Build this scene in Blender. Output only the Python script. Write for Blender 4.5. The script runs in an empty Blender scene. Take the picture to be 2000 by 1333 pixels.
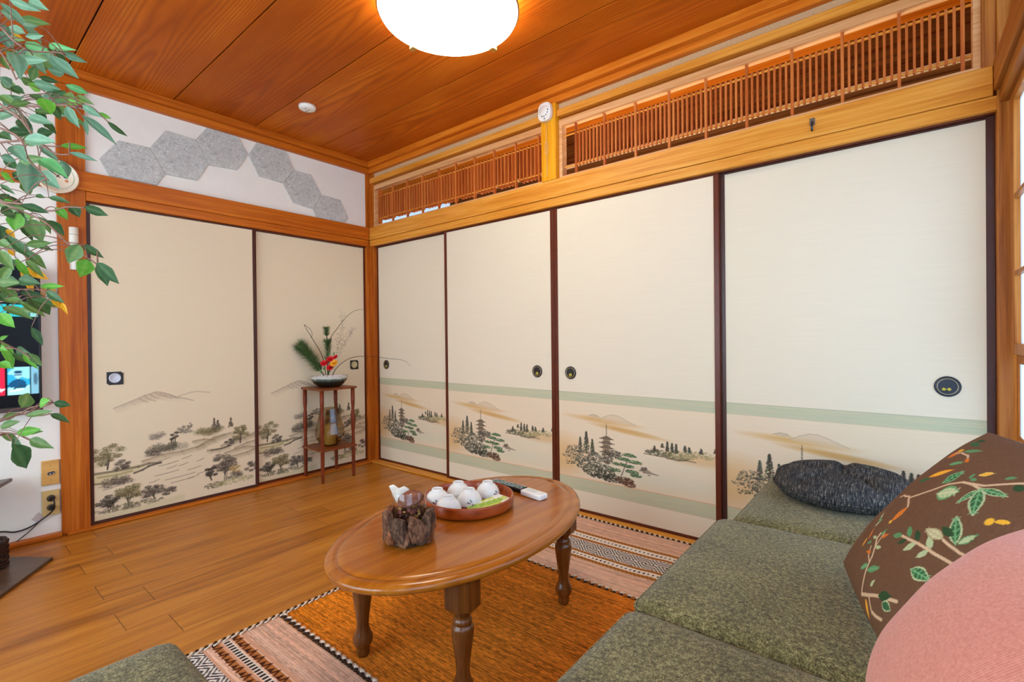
import bpy, math, random
import numpy as np
from mathutils import Vector, Matrix

sc = bpy.context.scene
COL = sc.collection
PI = math.pi

# ------------------------------------------------------------------ camera
CAM_LOC = (3.436, -2.3741, 1.0052)
YAW, PITCH, ROLL = 0.6841, -0.0055, -0.0108
cd = bpy.data.cameras.new('camera')
cd.sensor_width = 36.0
cd.lens = 942.0 / 2000.0 * 36.0
cd.clip_start = 0.02
cam = bpy.data.objects.new('camera', cd)
COL.objects.link(cam)
F = Vector((-math.sin(YAW) * math.cos(PITCH), math.cos(YAW) * math.cos(PITCH), math.sin(PITCH)))
R0 = Vector((math.cos(YAW), math.sin(YAW), 0))
U0 = R0.cross(F)
R = R0 * math.cos(ROLL) + U0 * math.sin(ROLL)
U = -R0 * math.sin(ROLL) + U0 * math.cos(ROLL)
m3 = Matrix((R, U, -F)).transposed()
cam.matrix_world = Matrix.Translation(CAM_LOC) @ m3.to_4x4()
sc.camera = cam

# ------------------------------------------------------------------ world, daylight, fill lights, exposure
sc.view_settings.view_transform = 'Standard'
sc.view_settings.look = 'None'
sc.view_settings.gamma = 1.0
sc.view_settings.use_curve_mapping = False
sc.view_settings.exposure = 1.07
w = bpy.data.worlds.new('sky')
sc.world = w
w.use_nodes = True
wb = w.node_tree.nodes['Background']
wb.inputs[0].default_value = (0.75, 0.86, 1.0, 1)
wb.inputs[1].default_value = 0.8


def area_light(name, loc, rot, sx, sy, power, col):
    l = bpy.data.lights.new(name, 'AREA')
    l.shape = 'RECTANGLE'; l.size = sx; l.size_y = sy
    l.energy = power; l.color = col
    o = bpy.data.objects.new(name, l)
    o.location = loc; o.rotation_euler = rot
    COL.objects.link(o)
    return o


DAY = area_light('daylight_side', (4.35, -2.0, 1.35), (0, PI / 2, 0), 2.3, 3.2, 48, (0.83, 0.945, 1.0))
FILL_FRONT = area_light('fill_front', (1.9, -4.4, 1.35), (PI / 2, 0, 0), 3.0, 2.0, 110, (0.97, 0.975, 0.87))  # fill light added behind the camera, outside an unseen window
FILL_HALL = area_light('fill_hall', (2.0, 0.5, 1.2), (PI, 0, 0), 3.0, 0.5, 16, (1.0, 0.85, 0.65))  # unseen fill light added to brighten the hall behind the transoms
LAMP_STRENGTH = 6.0

# ------------------------------------------------------------------ mesh helpers


def s2l(c):
    c = np.asarray(c, dtype=float)
    return np.where(c <= 0.04045, c / 12.92, ((c + 0.055) / 1.055) ** 2.4)


def rgb(r, g, b):
    return tuple(float(v) for v in s2l((r / 255.0, g / 255.0, b / 255.0)))


class MB:
    def __init__(self):
        self.v = []; self.f = []; self.c = []; self.cur = None; self.sm = []; self.smooth = False

    def col(self, c):
        self.cur = c; return self

    def add(self, vs, fs, smooth=None):
        o = len(self.v)
        self.v += [tuple(p) for p in vs]
        self.f += [tuple(i + o for i in f) for f in fs]
        self.c += [self.cur] * len(vs)
        self.sm += [self.smooth if smooth is None else smooth] * len(fs)
        return self

    def box(self, x0, x1, y0, y1, z0, z1):
        vs = [(x, y, z) for z in (z0, z1) for y in (y0, y1) for x in (x0, x1)]
        return self.add(vs, [(0, 2, 3, 1), (4, 5, 7, 6), (0, 1, 5, 4), (2, 6, 7, 3), (0, 4, 6, 2), (1, 3, 7, 5)], False)

    def prism(self, pts, z0, z1):
        n = len(pts)
        vs = [(x, y, z0) for x, y in pts] + [(x, y, z1) for x, y in pts]
        fs = [tuple(range(n))[::-1], tuple(range(n, 2 * n))] + [(i, (i + 1) % n, n + (i + 1) % n, n + i) for i in range(n)]
        return self.add(vs, fs, False)

    def extrude(self, pts, vec):
        """pts: 3-D polygon, vec: thickness vector"""
        n = len(pts); vec = Vector(vec)
        vs = [tuple(p) for p in pts] + [tuple(Vector(p) + vec) for p in pts]
        fs = [tuple(range(n))[::-1], tuple(range(n, 2 * n))] + [(i, (i + 1) % n, n + (i + 1) % n, n + i) for i in range(n)]
        return self.add(vs, fs, False)

    def obox(self, c, ax, ay, az):
        """oriented box: centre and three half-axis vectors"""
        c, ax, ay, az = map(Vector, (c, ax, ay, az))
        vs = [tuple(c + ax * i + ay * j + az * k) for k in (-1, 1) for j in (-1, 1) for i in (-1, 1)]
        return self.add(vs, [(0, 2, 3, 1), (4, 5, 7, 6), (0, 1, 5, 4), (2, 6, 7, 3), (0, 4, 6, 2), (1, 3, 7, 5)], False)

    def lathe(self, prof, c=(0, 0, 0), n=32, ax=(0, 0, 1), sx=1.0, sy=1.0, cap=True):
        """prof: list of (r, h)"""
        az = Vector(ax).normalized()
        a1 = az.orthogonal().normalized() if abs(az.z) < 0.999 else Vector((1, 0, 0))
        a2 = az.cross(a1)
        c = Vector(c); vs = []
        for r, h in prof:
            for k in range(n):
                t = 2 * PI * k / n
                vs.append(tuple(c + a1 * (r * sx * math.cos(t)) + a2 * (r * sy * math.sin(t)) + az * h))
        fs = []
        for i in range(len(prof) - 1):
            for k in range(n):
                a = i * n + k; b = i * n + (k + 1) % n
                fs.append((a, b, b + n, a + n))
        if cap:
            fs.append(tuple(range(n))[::-1])
            fs.append(tuple((len(prof) - 1) * n + k for k in range(n)))
        return self.add(vs, fs, True)

    def tube(self, pts, r, n=8, r1=None):
        pts = [Vector(p) for p in pts]
        m = len(pts); vs = []; fs = []
        prev = None
        for i, p in enumerate(pts):
            d = (pts[min(i + 1, m - 1)] - pts[max(i - 1, 0)])
            if d.length < 1e-9: d = Vector((0, 0, 1))
            d.normalize()
            if prev is None:
                a = d.orthogonal().normalized()
            else:
                a = (prev - d * prev.dot(d))
                a = a.normalized() if a.length > 1e-6 else d.orthogonal().normalized()
            prev = a; b = d.cross(a)
            rr = r if r1 is None else r + (r1 - r) * i / (m - 1)
            for k in range(n):
                t = 2 * PI * k / n
                vs.append(tuple(p + a * (rr * math.cos(t)) + b * (rr * math.sin(t))))
        for i in range(m - 1):
            for k in range(n):
                q = i * n + k; s = i * n + (k + 1) % n
                fs.append((q, s, s + n, q + n))
        fs.append(tuple(range(n))[::-1]); fs.append(tuple((m - 1) * n + k for k in range(n)))
        return self.add(vs, fs, True)

    def ball(self, c, rx, ry=None, rz=None, n=16, m=10):
        ry = ry or rx; rz = rz or rx; vs = []; fs = []
        for j in range(m + 1):
            ph = PI * j / m
            for k in range(n):
                t = 2 * PI * k / n
                vs.append((c[0] + rx * math.sin(ph) * math.cos(t), c[1] + ry * math.sin(ph) * math.sin(t), c[2] - rz * math.cos(ph)))
        for j in range(m):
            for k in range(n):
                a = j * n + k; b = j * n + (k + 1) % n
                fs.append((a, b, b + n, a + n))
        return self.add(vs, fs, True)

    def build(self, name, mat, parent=None, bevel=0, seg=2, sub=0, **tags):
        off = Vector(parent['_o']) if parent is not None and '_o' in parent else Vector((0, 0, 0))
        me = bpy.data.meshes.new(name)
        vs = np.array(self.v) - np.array(off)
        if parent is None:
            mn = vs.min(0); mx = vs.max(0)
            org = np.array([(mn[0] + mx[0]) / 2, (mn[1] + mx[1]) / 2, mn[2]])
            vs = vs - org
        me.from_pydata([tuple(p) for p in vs], [], self.f)
        me.polygons.foreach_set('use_smooth', self.sm)
        if any(c is not None for c in self.c):
            ca = me.color_attributes.new('Col', 'FLOAT_COLOR', 'POINT')
            arr = np.ones((len(self.v), 4)); arr[:, :3] = np.array([c if c is not None else (1, 1, 1) for c in self.c])
            ca.data.foreach_set('color', arr.ravel())
        me.validate(); me.update()
        o = bpy.data.objects.new(name, me)
        COL.objects.link(o)
        if mat is not None: me.materials.append(mat)
        if parent is None:
            o.location = tuple(org); o['_o'] = tuple(float(a) for a in org)
        else:
            o.parent = parent; o['_o'] = tuple(off)
        if bevel:
            b = o.modifiers.new('bevel', 'BEVEL'); b.width = bevel; b.segments = seg; b.limit_method = 'ANGLE'; b.angle_limit = 0.6
            b.harden_normals = False
            if seg > 1:
                for p in me.polygons: p.use_smooth = True
                try:
                    me.set_sharp_from_angle(angle=0.9)
                except Exception:
                    pass
        if sub:
            s = o.modifiers.new('sub', 'SUBSURF'); s.levels = sub; s.render_levels = sub
        for k, val in tags.items(): o[k] = val
        return o


def thing(name, loc, label, cat, group=None):
    o = bpy.data.objects.new(name, None)
    o.empty_display_size = 0.05
    o.location = loc; COL.objects.link(o)
    o['_o'] = tuple(float(a) for a in loc)
    o['label'] = label; o['category'] = cat
    if group: o['group'] = group
    return o


def tag(o, label, cat, group=None):
    o['label'] = label; o['category'] = cat
    if group: o['group'] = group
    return o


def struct(name, loc=(0, 0, 0)):
    o = bpy.data.objects.new(name, None)
    o.empty_display_size = 0.05
    o.location = loc; COL.objects.link(o)
    o['_o'] = tuple(float(a) for a in loc); o['kind'] = 'structure'
    return o


def S(o):
    o['kind'] = 'structure'; return o


# ------------------------------------------------------------------ painted grids (print, weave and embroidery of real surfaces)
class Canvas:
    def __init__(self, xs, ys, base):
        self.xs = np.asarray(xs, float); self.ys = np.asarray(ys, float)
        self.img = np.zeros((len(self.ys), len(self.xs), 3)); self.img[:] = np.array(base) / 255.0

    def win(self, x0, x1, y0, y1):
        i0 = np.searchsorted(self.xs, x0); i1 = np.searchsorted(self.xs, x1, 'right')
        j0 = np.searchsorted(self.ys, y0); j1 = np.searchsorted(self.ys, y1, 'right')
        return i0, i1, j0, j1

    def mix(self, w, a, col):
        i0, i1, j0, j1 = w
        a = a[..., None]
        s = self.img[j0:j1, i0:i1]
        self.img[j0:j1, i0:i1] = s * (1 - a) + np.array(col) / 255.0 * a

    def blob(self, x, y, rx, ry, col, a=1.0, soft=0.3, rot=0.0):
        r = max(rx, ry) * (1 + soft)
        w = self.win(x - r, x + r, y - r, y + r)
        if w[0] >= w[1] or w[2] >= w[3]: return
        X, Y = np.meshgrid(self.xs[w[0]:w[1]] - x, self.ys[w[2]:w[3]] - y)
        c, s = math.cos(rot), math.sin(rot)
        u = (X * c + Y * s) / rx; v = (-X * s + Y * c) / ry
        d = np.sqrt(u * u + v * v)
        self.mix(w, np.clip((1 + soft / 2 - d) / max(soft, 1e-3), 0, 1) * a, col)

    def line(self, pts, wd, col, a=1.0, wd1=None, soft=0.5):
        for i in range(len(pts) - 1):
            (x0, y0), (x1, y1) = pts[i], pts[i + 1]
            w0 = wd if wd1 is None else wd + (wd1 - wd) * i / max(1, len(pts) - 1)
            h = w0 / 2 * (1 + soft) + 1e-4
            w = self.win(min(x0, x1) - h, max(x0, x1) + h, min(y0, y1) - h, max(y0, y1) + h)
            if w[0] >= w[1] or w[2] >= w[3]: continue
            X, Y = np.meshgrid(self.xs[w[0]:w[1]], self.ys[w[2]:w[3]])
            dx, dy = x1 - x0, y1 - y0; L = dx * dx + dy * dy + 1e-12
            t = np.clip(((X - x0) * dx + (Y - y0) * dy) / L, 0, 1)
            d = np.hypot(X - x0 - t * dx, Y - y0 - t * dy) / (w0 / 2)
            self.mix(w, np.clip((1 + soft / 2 - d) / soft, 0, 1) * a, col)

    def poly(self, pts, col, a=1.0):
        P = np.array(pts, float)
        w = self.win(P[:, 0].min(), P[:, 0].max(), P[:, 1].min(), P[:, 1].max())
        if w[0] >= w[1] or w[2] >= w[3]: return
        X, Y = np.meshgrid(self.xs[w[0]:w[1]], self.ys[w[2]:w[3]])
        ins = np.zeros(X.shape, bool); n = len(P)
        for i in range(n):
            x0, y0 = P[i]; x1, y1 = P[(i + 1) % n]
            if y0 == y1: continue
            c = ((y0 > Y) != (y1 > Y)) & (X < (x1 - x0) * (Y - y0) / (y1 - y0) + x0)
            ins ^= c
        self.mix(w, ins.astype(float) * a, col)

    def leafage(self, x, y, rx, ry, col, n, size, a=0.7, rng=None, flat=0.6, jit=22):
        rng = rng or random
        for _ in range(n):
            t = rng.uniform(0, 2 * PI); q = math.sqrt(rng.random())
            k = rng.uniform(-jit, jit)
            self.blob(x + rx * q * math.cos(t), y + ry * q * math.sin(t), size * rng.uniform(.6, 1.3), size * flat * rng.uniform(.6, 1.2),
                      (col[0] + k, col[1] + k, col[2] + k), a * rng.uniform(.5, 1), 0.5, rng.uniform(-.6, .6))

    def mesh(self, name, fn, mat, parent=None, thick=None, **tags):
        """fn(X, Y) -> (px, py, pz) arrays"""
        X, Y = np.meshgrid(self.xs, self.ys)
        px, py, pz = fn(X, Y)
        P = np.stack([px.ravel(), py.ravel(), pz.ravel()], 1)
        ny, nx = X.shape
        idx = np.arange(nx * ny).reshape(ny, nx)
        q = np.stack([idx[:-1, :-1], idx[:-1, 1:], idx[1:, 1:], idx[1:, :-1]], -1).reshape(-1, 4)
        col = s2l(np.clip(self.img, 0, 1)).reshape(-1, 3)
        off = np.array(parent['_o']) if parent is not None else None
        if off is None:
            mn = P.min(0); mx = P.max(0); off = np.array([(mn[0] + mx[0]) / 2, (mn[1] + mx[1]) / 2, mn[2]])
        P = P - off
        me = bpy.data.meshes.new(name)
        me.vertices.add(len(P)); me.vertices.foreach_set('co', P.ravel())
        me.loops.add(q.size); me.loops.foreach_set('vertex_index', q.ravel())
        me.polygons.add(len(q)); me.polygons.foreach_set('loop_start', np.arange(0, q.size, 4)); me.polygons.foreach_set('loop_total', np.full(len(q), 4))
        me.update(calc_edges=True)
        me.polygons.foreach_set('use_smooth', np.ones(len(q), bool))
        ca = me.color_attributes.new('Col', 'FLOAT_COLOR', 'POINT')
        arr = np.ones((len(P), 4)); arr[:, :3] = col
        ca.data.foreach_set('color', arr.ravel())
        me.validate()
        o = bpy.data.objects.new(name, me); COL.objects.link(o)
        me.materials.append(mat)
        o['_o'] = tuple(float(a) for a in off)
        if parent is None: o.location = tuple(off)
        else: o.parent = parent
        if thick:
            s = o.modifiers.new('solid', 'SOLIDIFY'); s.thickness = abs(thick); s.offset = -1 if thick > 0 else 1
        for k, v in tags.items(): o[k] = v
        return o


# ------------------------------------------------------------------ materials
class NT:
    def __init__(self, name):
        self.m = bpy.data.materials.new(name); self.m.use_nodes = True
        self.t = self.m.node_tree; self.b = self.t.nodes['Principled BSDF']
        self.out = self.t.nodes['Material Output']

    def n(self, typ, ins=None, **kw):
        nd = self.t.nodes.new(typ)
        for k, v in kw.items(): setattr(nd, k, v)
        for k, v in (ins or {}).items(): self.put(nd.inputs[k], v)
        return nd

    def put(self, sock, v):
        if hasattr(v, 'links') or isinstance(v, bpy.types.NodeSocket): self.t.links.new(v, sock)
        else:
            if isinstance(v, tuple) and len(v) == 3 and sock.type == 'RGBA': v = (*v, 1)
            sock.default_value = v

    def math(self, op, a, b=None, c=None):
        nd = self.t.nodes.new('ShaderNodeMath'); nd.operation = op
        self.put(nd.inputs[0], a)
        if b is not None: self.put(nd.inputs[1], b)
        if c is not None: self.put(nd.inputs[2], c)
        return nd.outputs[0]

    def mixc(self, f, a, b, mode='MIX'):
        nd = self.t.nodes.new('ShaderNodeMix'); nd.data_type = 'RGBA'; nd.blend_type = mode
        self.put(nd.inputs[0], f); self.put(nd.inputs[6], a); self.put(nd.inputs[7], b)
        return nd.outputs[2]

    def ramp(self, f, stops, interp='LINEAR'):
        nd = self.t.nodes.new('ShaderNodeValToRGB'); self.put(nd.inputs[0], f)
        e = nd.color_ramp.elements; nd.color_ramp.interpolation = interp
        while len(e) < len(stops): e.new(0.5)
        for el, (p, c) in zip(e, stops):
            el.position = p; el.color = (*c, 1)
        return nd.outputs[0]

    def coord(self, which='Object'):
        return self.n('ShaderNodeTexCoord').outputs[which]

    def mapping(self, v, scale=(1, 1, 1), loc=(0, 0, 0), rot=(0, 0, 0)):
        return self.n('ShaderNodeMapping', {'Vector': v, 'Scale': scale, 'Location': loc, 'Rotation': rot}).outputs[0]

    def noise(self, v, scale, detail=3, rough=.5, dist=0, out='Fac'):
        return self.n('ShaderNodeTexNoise', {'Vector': v, 'Scale': scale, 'Detail': detail, 'Roughness': rough, 'Distortion': dist}).outputs[out]

    def bump(self, h, strength=.3, dist=.002):
        nd = self.n('ShaderNodeBump', {'Strength': strength, 'Distance': dist, 'Height': h})
        self.t.links.new(nd.outputs[0], self.b.inputs['Normal'])

    def fin(self, base=None, rough=.5, spec=.5, **kw):
        if base is not None: self.put(self.b.inputs['Base Color'], base)
        self.put(self.b.inputs['Roughness'], rough)
        self.put(self.b.inputs['Specular IOR Level'], spec)
        for k, v in kw.items(): self.put(self.b.inputs[k], v)
        return self.m


def plain(name, c, rough=.5, spec=.5, var=0.0, vs=30, **kw):
    m = NT(name)
    if var:
        f = m.noise(m.coord(), vs, 4, .6)
        base = m.ramp(f, [(0.3, tuple(x * (1 - var) for x in c)), (0.7, tuple(min(1, x * (1 + var)) for x in c))])
    else:
        base = c
    return m.fin(base, rough, spec, **kw)


def wood(name, dark, mid, light, axis='x', rough=.45, spec=.5, scale=1.0, bump=.15, coat=0.0):
    """straight-grained timber; the grain runs along the given axis"""
    m = NT(name)
    st = {'x': (.6, 14, 14), 'y': (14, .6, 14), 'z': (14, 14, .6)}[axis]
    v = m.coord('Object')
    a = m.noise(m.mapping(v, tuple(s * scale for s in st)), 3.0, 5, .6, .6)
    st2 = {'x': (2, 120, 120), 'y': (120, 2, 120), 'z': (120, 120, 2)}[axis]
    b = m.noise(m.mapping(v, tuple(s * scale for s in st2)), 1.5, 3, .6)
    f = m.math('ADD', m.math('MULTIPLY', a, .75), m.math('MULTIPLY', b, .25))
    c = m.ramp(f, [(.30, dark), (.48, mid), (.68, light)])
    m.bump(b, bump, .001)
    kw = {'Coat Weight': coat, 'Coat Roughness': .15} if coat else {}
    return m.fin(c, rough, spec, **kw)


def attr_mat(name, rough=.6, spec=.3, weave=0.0, wscale=(400, 400, 400), wamt=.12, bump=.2, sheen=0.0, coat=0):
    m = NT(name)
    a = m.n('ShaderNodeAttribute', attribute_name='Col').outputs['Color']
    base = a
    if weave:
        n = m.noise(m.mapping(m.coord('Object'), wscale), 1.0, 2, .5)
        k = m.math('MULTIPLY_ADD', n, 2 * wamt, 1 - wamt)
        base = m.mixc(1.0, a, m.n('ShaderNodeCombineColor', {0: k, 1: k, 2: k}).outputs[0], 'MULTIPLY')
        m.bump(n, bump, .001)
    return m.fin(base, rough, spec, **({'Sheen Weight': sheen} if sheen else {}), **({'Coat Weight': coat} if coat else {}))

# --- timbers
W_BEAM_X = wood('pine_beam_x', rgb(192, 108, 24), rgb(222, 146, 48), rgb(238, 174, 80), 'x', .42, .25)
W_CORN = wood('cornice_cedar', rgb(178, 86, 12), rgb(212, 114, 24), rgb(232, 142, 44), 'x', .42, .2)
W_BEAM_Y = wood('pine_beam_y', rgb(156, 72, 10), rgb(192, 98, 18), rgb(212, 122, 32), 'y', .42, .25)
W_POST = wood('pine_post', rgb(140, 62, 8), rgb(178, 90, 18), rgb(206, 118, 34), 'z', .4, .25)
W_POSTY = wood('pine_post_yellow', rgb(206, 128, 12), rgb(232, 158, 22), rgb(242, 178, 42), 'z', .4, .25)
W_PALE_X = wood('pale_transom_frame', rgb(196, 132, 76), rgb(220, 162, 104), rgb(236, 190, 138), 'x', .5, .25)
W_LAT = wood('lattice_wood', rgb(152, 70, 22), rgb(196, 104, 42), rgb(222, 138, 66), 'z', .5, .25)
W_SIDE = wood('window_side_timber', rgb(120, 62, 14), rgb(160, 92, 30), rgb(188, 122, 50), 'y', .38, .25)
W_SIDEZ = wood('window_side_post', rgb(132, 70, 18), rgb(178, 106, 38), rgb(208, 140, 62), 'z', .36, .25)
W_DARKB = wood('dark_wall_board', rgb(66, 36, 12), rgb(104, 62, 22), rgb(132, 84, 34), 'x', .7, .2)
W_RAIL = wood('pale_rail', rgb(176, 140, 100), rgb(208, 176, 134), rgb(226, 200, 160), 'x', .6)
W_STAND = wood('stand_wood', rgb(74, 24, 8), rgb(112, 44, 18), rgb(144, 66, 30), 'z', .35, .25)
W_STANDT = wood('stand_top_wood', rgb(86, 38, 14), rgb(124, 62, 26), rgb(156, 88, 44), 'y', .35, .25)
W_TABLE = wood('table_top_wood', rgb(140, 72, 12), rgb(168, 94, 22), rgb(188, 114, 34), 'y', .22, .35, .45, .015, coat=.35)
W_TABLED = wood('table_leg_wood', rgb(72, 34, 8), rgb(106, 56, 18), rgb(134, 78, 30), 'z', .25, .4, coat=.3)
W_TRAY = wood('tray_wood', rgb(116, 42, 6), rgb(152, 62, 12), rgb(176, 80, 22), 'y', .28, .4, 1.0, .03, coat=.3)
W_BOARD = wood('stand_board_wood', rgb(60, 42, 30), rgb(84, 60, 44), rgb(100, 74, 56), 'y', .3)
LACQ = plain('dark_lacquer_frame', rgb(96, 42, 22), .3, .3, .12, 20)
LACQ_D = plain('black_lacquer_frame', rgb(44, 28, 26), .3, .3, .1, 20)
LACQ_M = plain('brown_black_frame', rgb(78, 46, 38), .3, .3, .1, 20)
PLASTER = plain('white_plaster', rgb(240, 237, 226), .9, .1, .02, 9)
STUCCO = plain('sandy_stucco', rgb(206, 170, 126), .95, .1, .16, 160)
BACKING = plain('dark_backing', rgb(40, 26, 16), .9, .1)
METAL = plain('grey_metal', rgb(130, 132, 134), .35, .5, Metallic=1.0)
BRASS = plain('brass_metal', rgb(190, 160, 90), .3, .5, Metallic=1.0)
WHITE_P = plain('white_plastic', rgb(238, 236, 228), .35, .5)
BLACK_P = plain('black_plastic', rgb(16, 16, 17), .4, .5)


def floor_material():
    m = NT('laminate_floor')
    v = m.n('ShaderNodeSeparateXYZ', {0: m.coord('Object')})
    x, y = v.outputs[0], v.outputs[1]
    PW = .162
    rx = m.math('DIVIDE', m.math('SUBTRACT', x, .355), PW)
    row = m.math('FLOOR', rx)
    fx = m.math('FRACT', rx)
    par = m.math('FRACT', m.math('MULTIPLY', row, .5))            # 0 or .5
    hop = m.math('MULTIPLY', m.math('FRACT', m.math('MULTIPLY', m.math('FLOOR', m.math('MULTIPLY', row, .5)), .381)), .0)
    yy = m.math('DIVIDE', m.math('ADD', m.math('ADD', y, 1.807), m.math('ADD', m.math('MULTIPLY', par, .25), hop)), .95)
    fy = m.math('FRACT', yy); ci = m.math('FLOOR', yy)
    gx = m.math('LESS_THAN', m.math('MINIMUM', fx, m.math('SUBTRACT', 1, fx)), .006)
    gy = m.math('LESS_THAN', m.math('MINIMUM', fy, m.math('SUBTRACT', 1, fy)), .0016)
    seed = m.n('ShaderNodeCombineXYZ', {0: row, 1: ci, 2: 0.0}).outputs[0]
    wn = m.n('ShaderNodeTexWhiteNoise', {0: seed}, noise_dimensions='3D')
    pos = m.n('ShaderNodeCombineXYZ', {0: m.math('MULTIPLY', x, 16), 1: m.math('MULTIPLY', y, 1.0), 2: m.math('MULTIPLY', wn.outputs[0], 9)}).outputs[0]
    g = m.noise(pos, 1.4, 5, .62, .5)
    pos2 = m.n('ShaderNodeCombineXYZ', {0: m.math('MULTIPLY', x, 190), 1: m.math('MULTIPLY', y, 3), 2: m.math('MULTIPLY', wn.outputs[0], 20)}).outputs[0]
    g2 = m.noise(pos2, 1.0, 3, .6)
    f = m.math('ADD', m.math('ADD', m.math('MULTIPLY', g, .62), m.math('MULTIPLY', g2, .3)), m.math('MULTIPLY', wn.outputs[0], .09))
    c = m.ramp(f, [(.32, rgb(130, 70, 14)), (.5, rgb(182, 112, 30)), (.68, rgb(208, 140, 50))])
    gap = m.math('MULTIPLY', m.math('MAXIMUM', m.math('MULTIPLY', gx, .25), gy), .75)
    c = m.mixc(gap, c, rgb(70, 34, 12))
    m.bump(m.math('SUBTRACT', m.math('MULTIPLY', g2, .3), gap), .12, .001)
    return m.fin(c, .34, .35)


def ceiling_material():
    m = NT('cedar_ceiling_boards')
    v = m.n('ShaderNodeSeparateXYZ', {0: m.coord('Object')})
    x, y = v.outputs[0], v.outputs[1]
    ry = m.math('DIVIDE', m.math('ADD', y, 1.87), .467)
    row = m.math('FLOOR', ry)
    yl = m.math('SUBTRACT', m.math('FRACT', ry), .5)
    rnd = m.n('ShaderNodeTexWhiteNoise', {1: row}, noise_dimensions='1D').outputs[0]
    xo = m.math('ADD', x, m.math('MULTIPLY', rnd, 7))
    warp = m.noise(m.n('ShaderNodeCombineXYZ', {0: m.math('MULTIPLY', xo, .55), 1: m.math('MULTIPLY', yl, 2.0), 2: m.math('MULTIPLY', row, 3.7)}).outputs[0], 1.3, 3, .5)
    fine = m.noise(m.n('ShaderNodeCombineXYZ', {0: m.math('MULTIPLY', xo, 5), 1: m.math('MULTIPLY', yl, 30), 2: row}).outputs[0], 1.0, 3, .6)
    yc = m.math('ADD', yl, m.math('MULTIPLY', m.math('SUBTRACT', rnd, .5), .3))
    h = m.math('ADD', m.math('ADD', m.math('MULTIPLY', m.math('MULTIPLY', yc, yc), 40), m.math('MULTIPLY', xo, .8)), m.math('ADD', m.math('MULTIPLY', warp, 4.2), m.math('MULTIPLY', fine, .30)))
    ring = m.math('PINGPONG', m.math('MULTIPLY', h, 2.6), 1.0)
    ring = m.math('POWER', ring, 1.6)
    big = m.noise(m.n('ShaderNodeCombineXYZ', {0: m.math('MULTIPLY', xo, .8), 1: m.math('MULTIPLY', yl, 1.5), 2: row}).outputs[0], 1.6, 3, .6)
    base = m.ramp(m.math('ADD', m.math('MULTIPLY', big, .8), m.math('MULTIPLY', rnd, .16)), [(.3, rgb(170, 78, 8)), (.55, rgb(198, 100, 16)), (.75, rgb(222, 128, 30))])
    c = m.mixc(m.math('MULTIPLY', m.math('MULTIPLY', ring, m.math('ADD', .30, big)), .58), base, rgb(120, 46, 2))
    m.bump(ring, .12, .001)
    return m.fin(c, .45, .12)


M_FLOOR = floor_material()
M_CEIL = ceiling_material()

XR = 3.74        # window wall plane
YF = -3.75       # wall behind the camera

# ------------------------------------------------------------------ setting: floor, ceiling, walls
S(MB().box(-0.10, XR + .10, YF - .1, 2.1, -.06, 0).build('floor', M_FLOOR)).location
fl = bpy.data.objects['floor']
fl.data.transform(Matrix.Translation(fl.location)); fl.location = (0, 0, 0)

mb = MB()
yb = -1.87 - .467 * 5
while yb < .05:
    y0 = max(yb + .003, YF - .05); y1 = min(yb + .467 - .003, .06)
    if y1 > y0:
        mb.box(-.05, XR + .05, y0, y1, 2.452, 2.462)
    yb += .467
ce = S(mb.build('ceiling', M_CEIL, bevel=.0015, seg=1))
ce.data.transform(Matrix.Translation(ce.location)); ce.location = (0, 0, 0); ce['_o'] = (0., 0., 0.)
S(MB().box(-.1, XR + .1, YF - .1, .1, 2.462, 2.50).build('ceiling_backing', BACKING, ce)); del ce.children[0]['kind']

# left wall (x = 0): plaster left of the pillar, frieze above the doors
wl = struct('wall_left')
MB().box(-.10, 0, YF, -1.90, 0, 2.46).build('plaster', PLASTER, wl)
MB().box(-.10, 0, -1.90, 0.0, 1.80, 2.46).build('frieze', PLASTER, wl)
MB().box(-.10, -.045, -1.90, 0.0, 0, 1.80).build('closet_back', BACKING, wl)

# back wall (y = 0)
wk = struct('wall_back')
MB().box(-.05, XR, 0.0, .10, 2.30, 2.46).build('stucco_band', STUCCO, wk)
# right wall solid pieces round the windows
wr = struct('wall_right')
MB().box(XR + .02, XR + .10, YF, .1, 2.36, 2.46).build('plaster', PLASTER, wr)
MB().box(XR + .02, XR + .10, YF, .1, 0, .06).build('plaster', PLASTER, wr)
wf = struct('wall_front')
MB().box(-.1, .5, YF - .1, YF, 0, 2.46).build('plaster', PLASTER, wf)
MB().box(3.2, XR + .1, YF - .1, YF, 0, 2.46).build('plaster', PLASTER, wf)
MB().box(.5, 3.2, YF - .1, YF, 2.1, 2.46).build('plaster', PLASTER, wf)
MB().box(.5, 3.2, YF - .1, YF, 0, .4).build('plaster', PLASTER, wf)

# hall beyond the back wall, seen through the transoms
wh = struct('wall_hall')
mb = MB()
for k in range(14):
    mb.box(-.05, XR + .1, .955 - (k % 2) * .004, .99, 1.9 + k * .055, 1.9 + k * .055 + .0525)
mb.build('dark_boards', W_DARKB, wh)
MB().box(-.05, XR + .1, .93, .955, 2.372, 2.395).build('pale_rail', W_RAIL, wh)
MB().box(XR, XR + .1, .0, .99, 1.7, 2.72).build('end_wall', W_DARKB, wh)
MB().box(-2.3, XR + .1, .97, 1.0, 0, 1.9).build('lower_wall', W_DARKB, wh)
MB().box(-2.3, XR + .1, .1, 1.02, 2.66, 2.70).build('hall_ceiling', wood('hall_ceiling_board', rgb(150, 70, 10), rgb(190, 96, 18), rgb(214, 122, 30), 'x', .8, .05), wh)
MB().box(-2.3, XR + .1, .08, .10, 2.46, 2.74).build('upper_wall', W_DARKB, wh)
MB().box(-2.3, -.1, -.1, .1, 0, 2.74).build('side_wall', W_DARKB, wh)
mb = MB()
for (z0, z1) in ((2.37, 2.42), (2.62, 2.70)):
    mb.box(-2.3, -.05, .95, .98, z0, z1)
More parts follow.
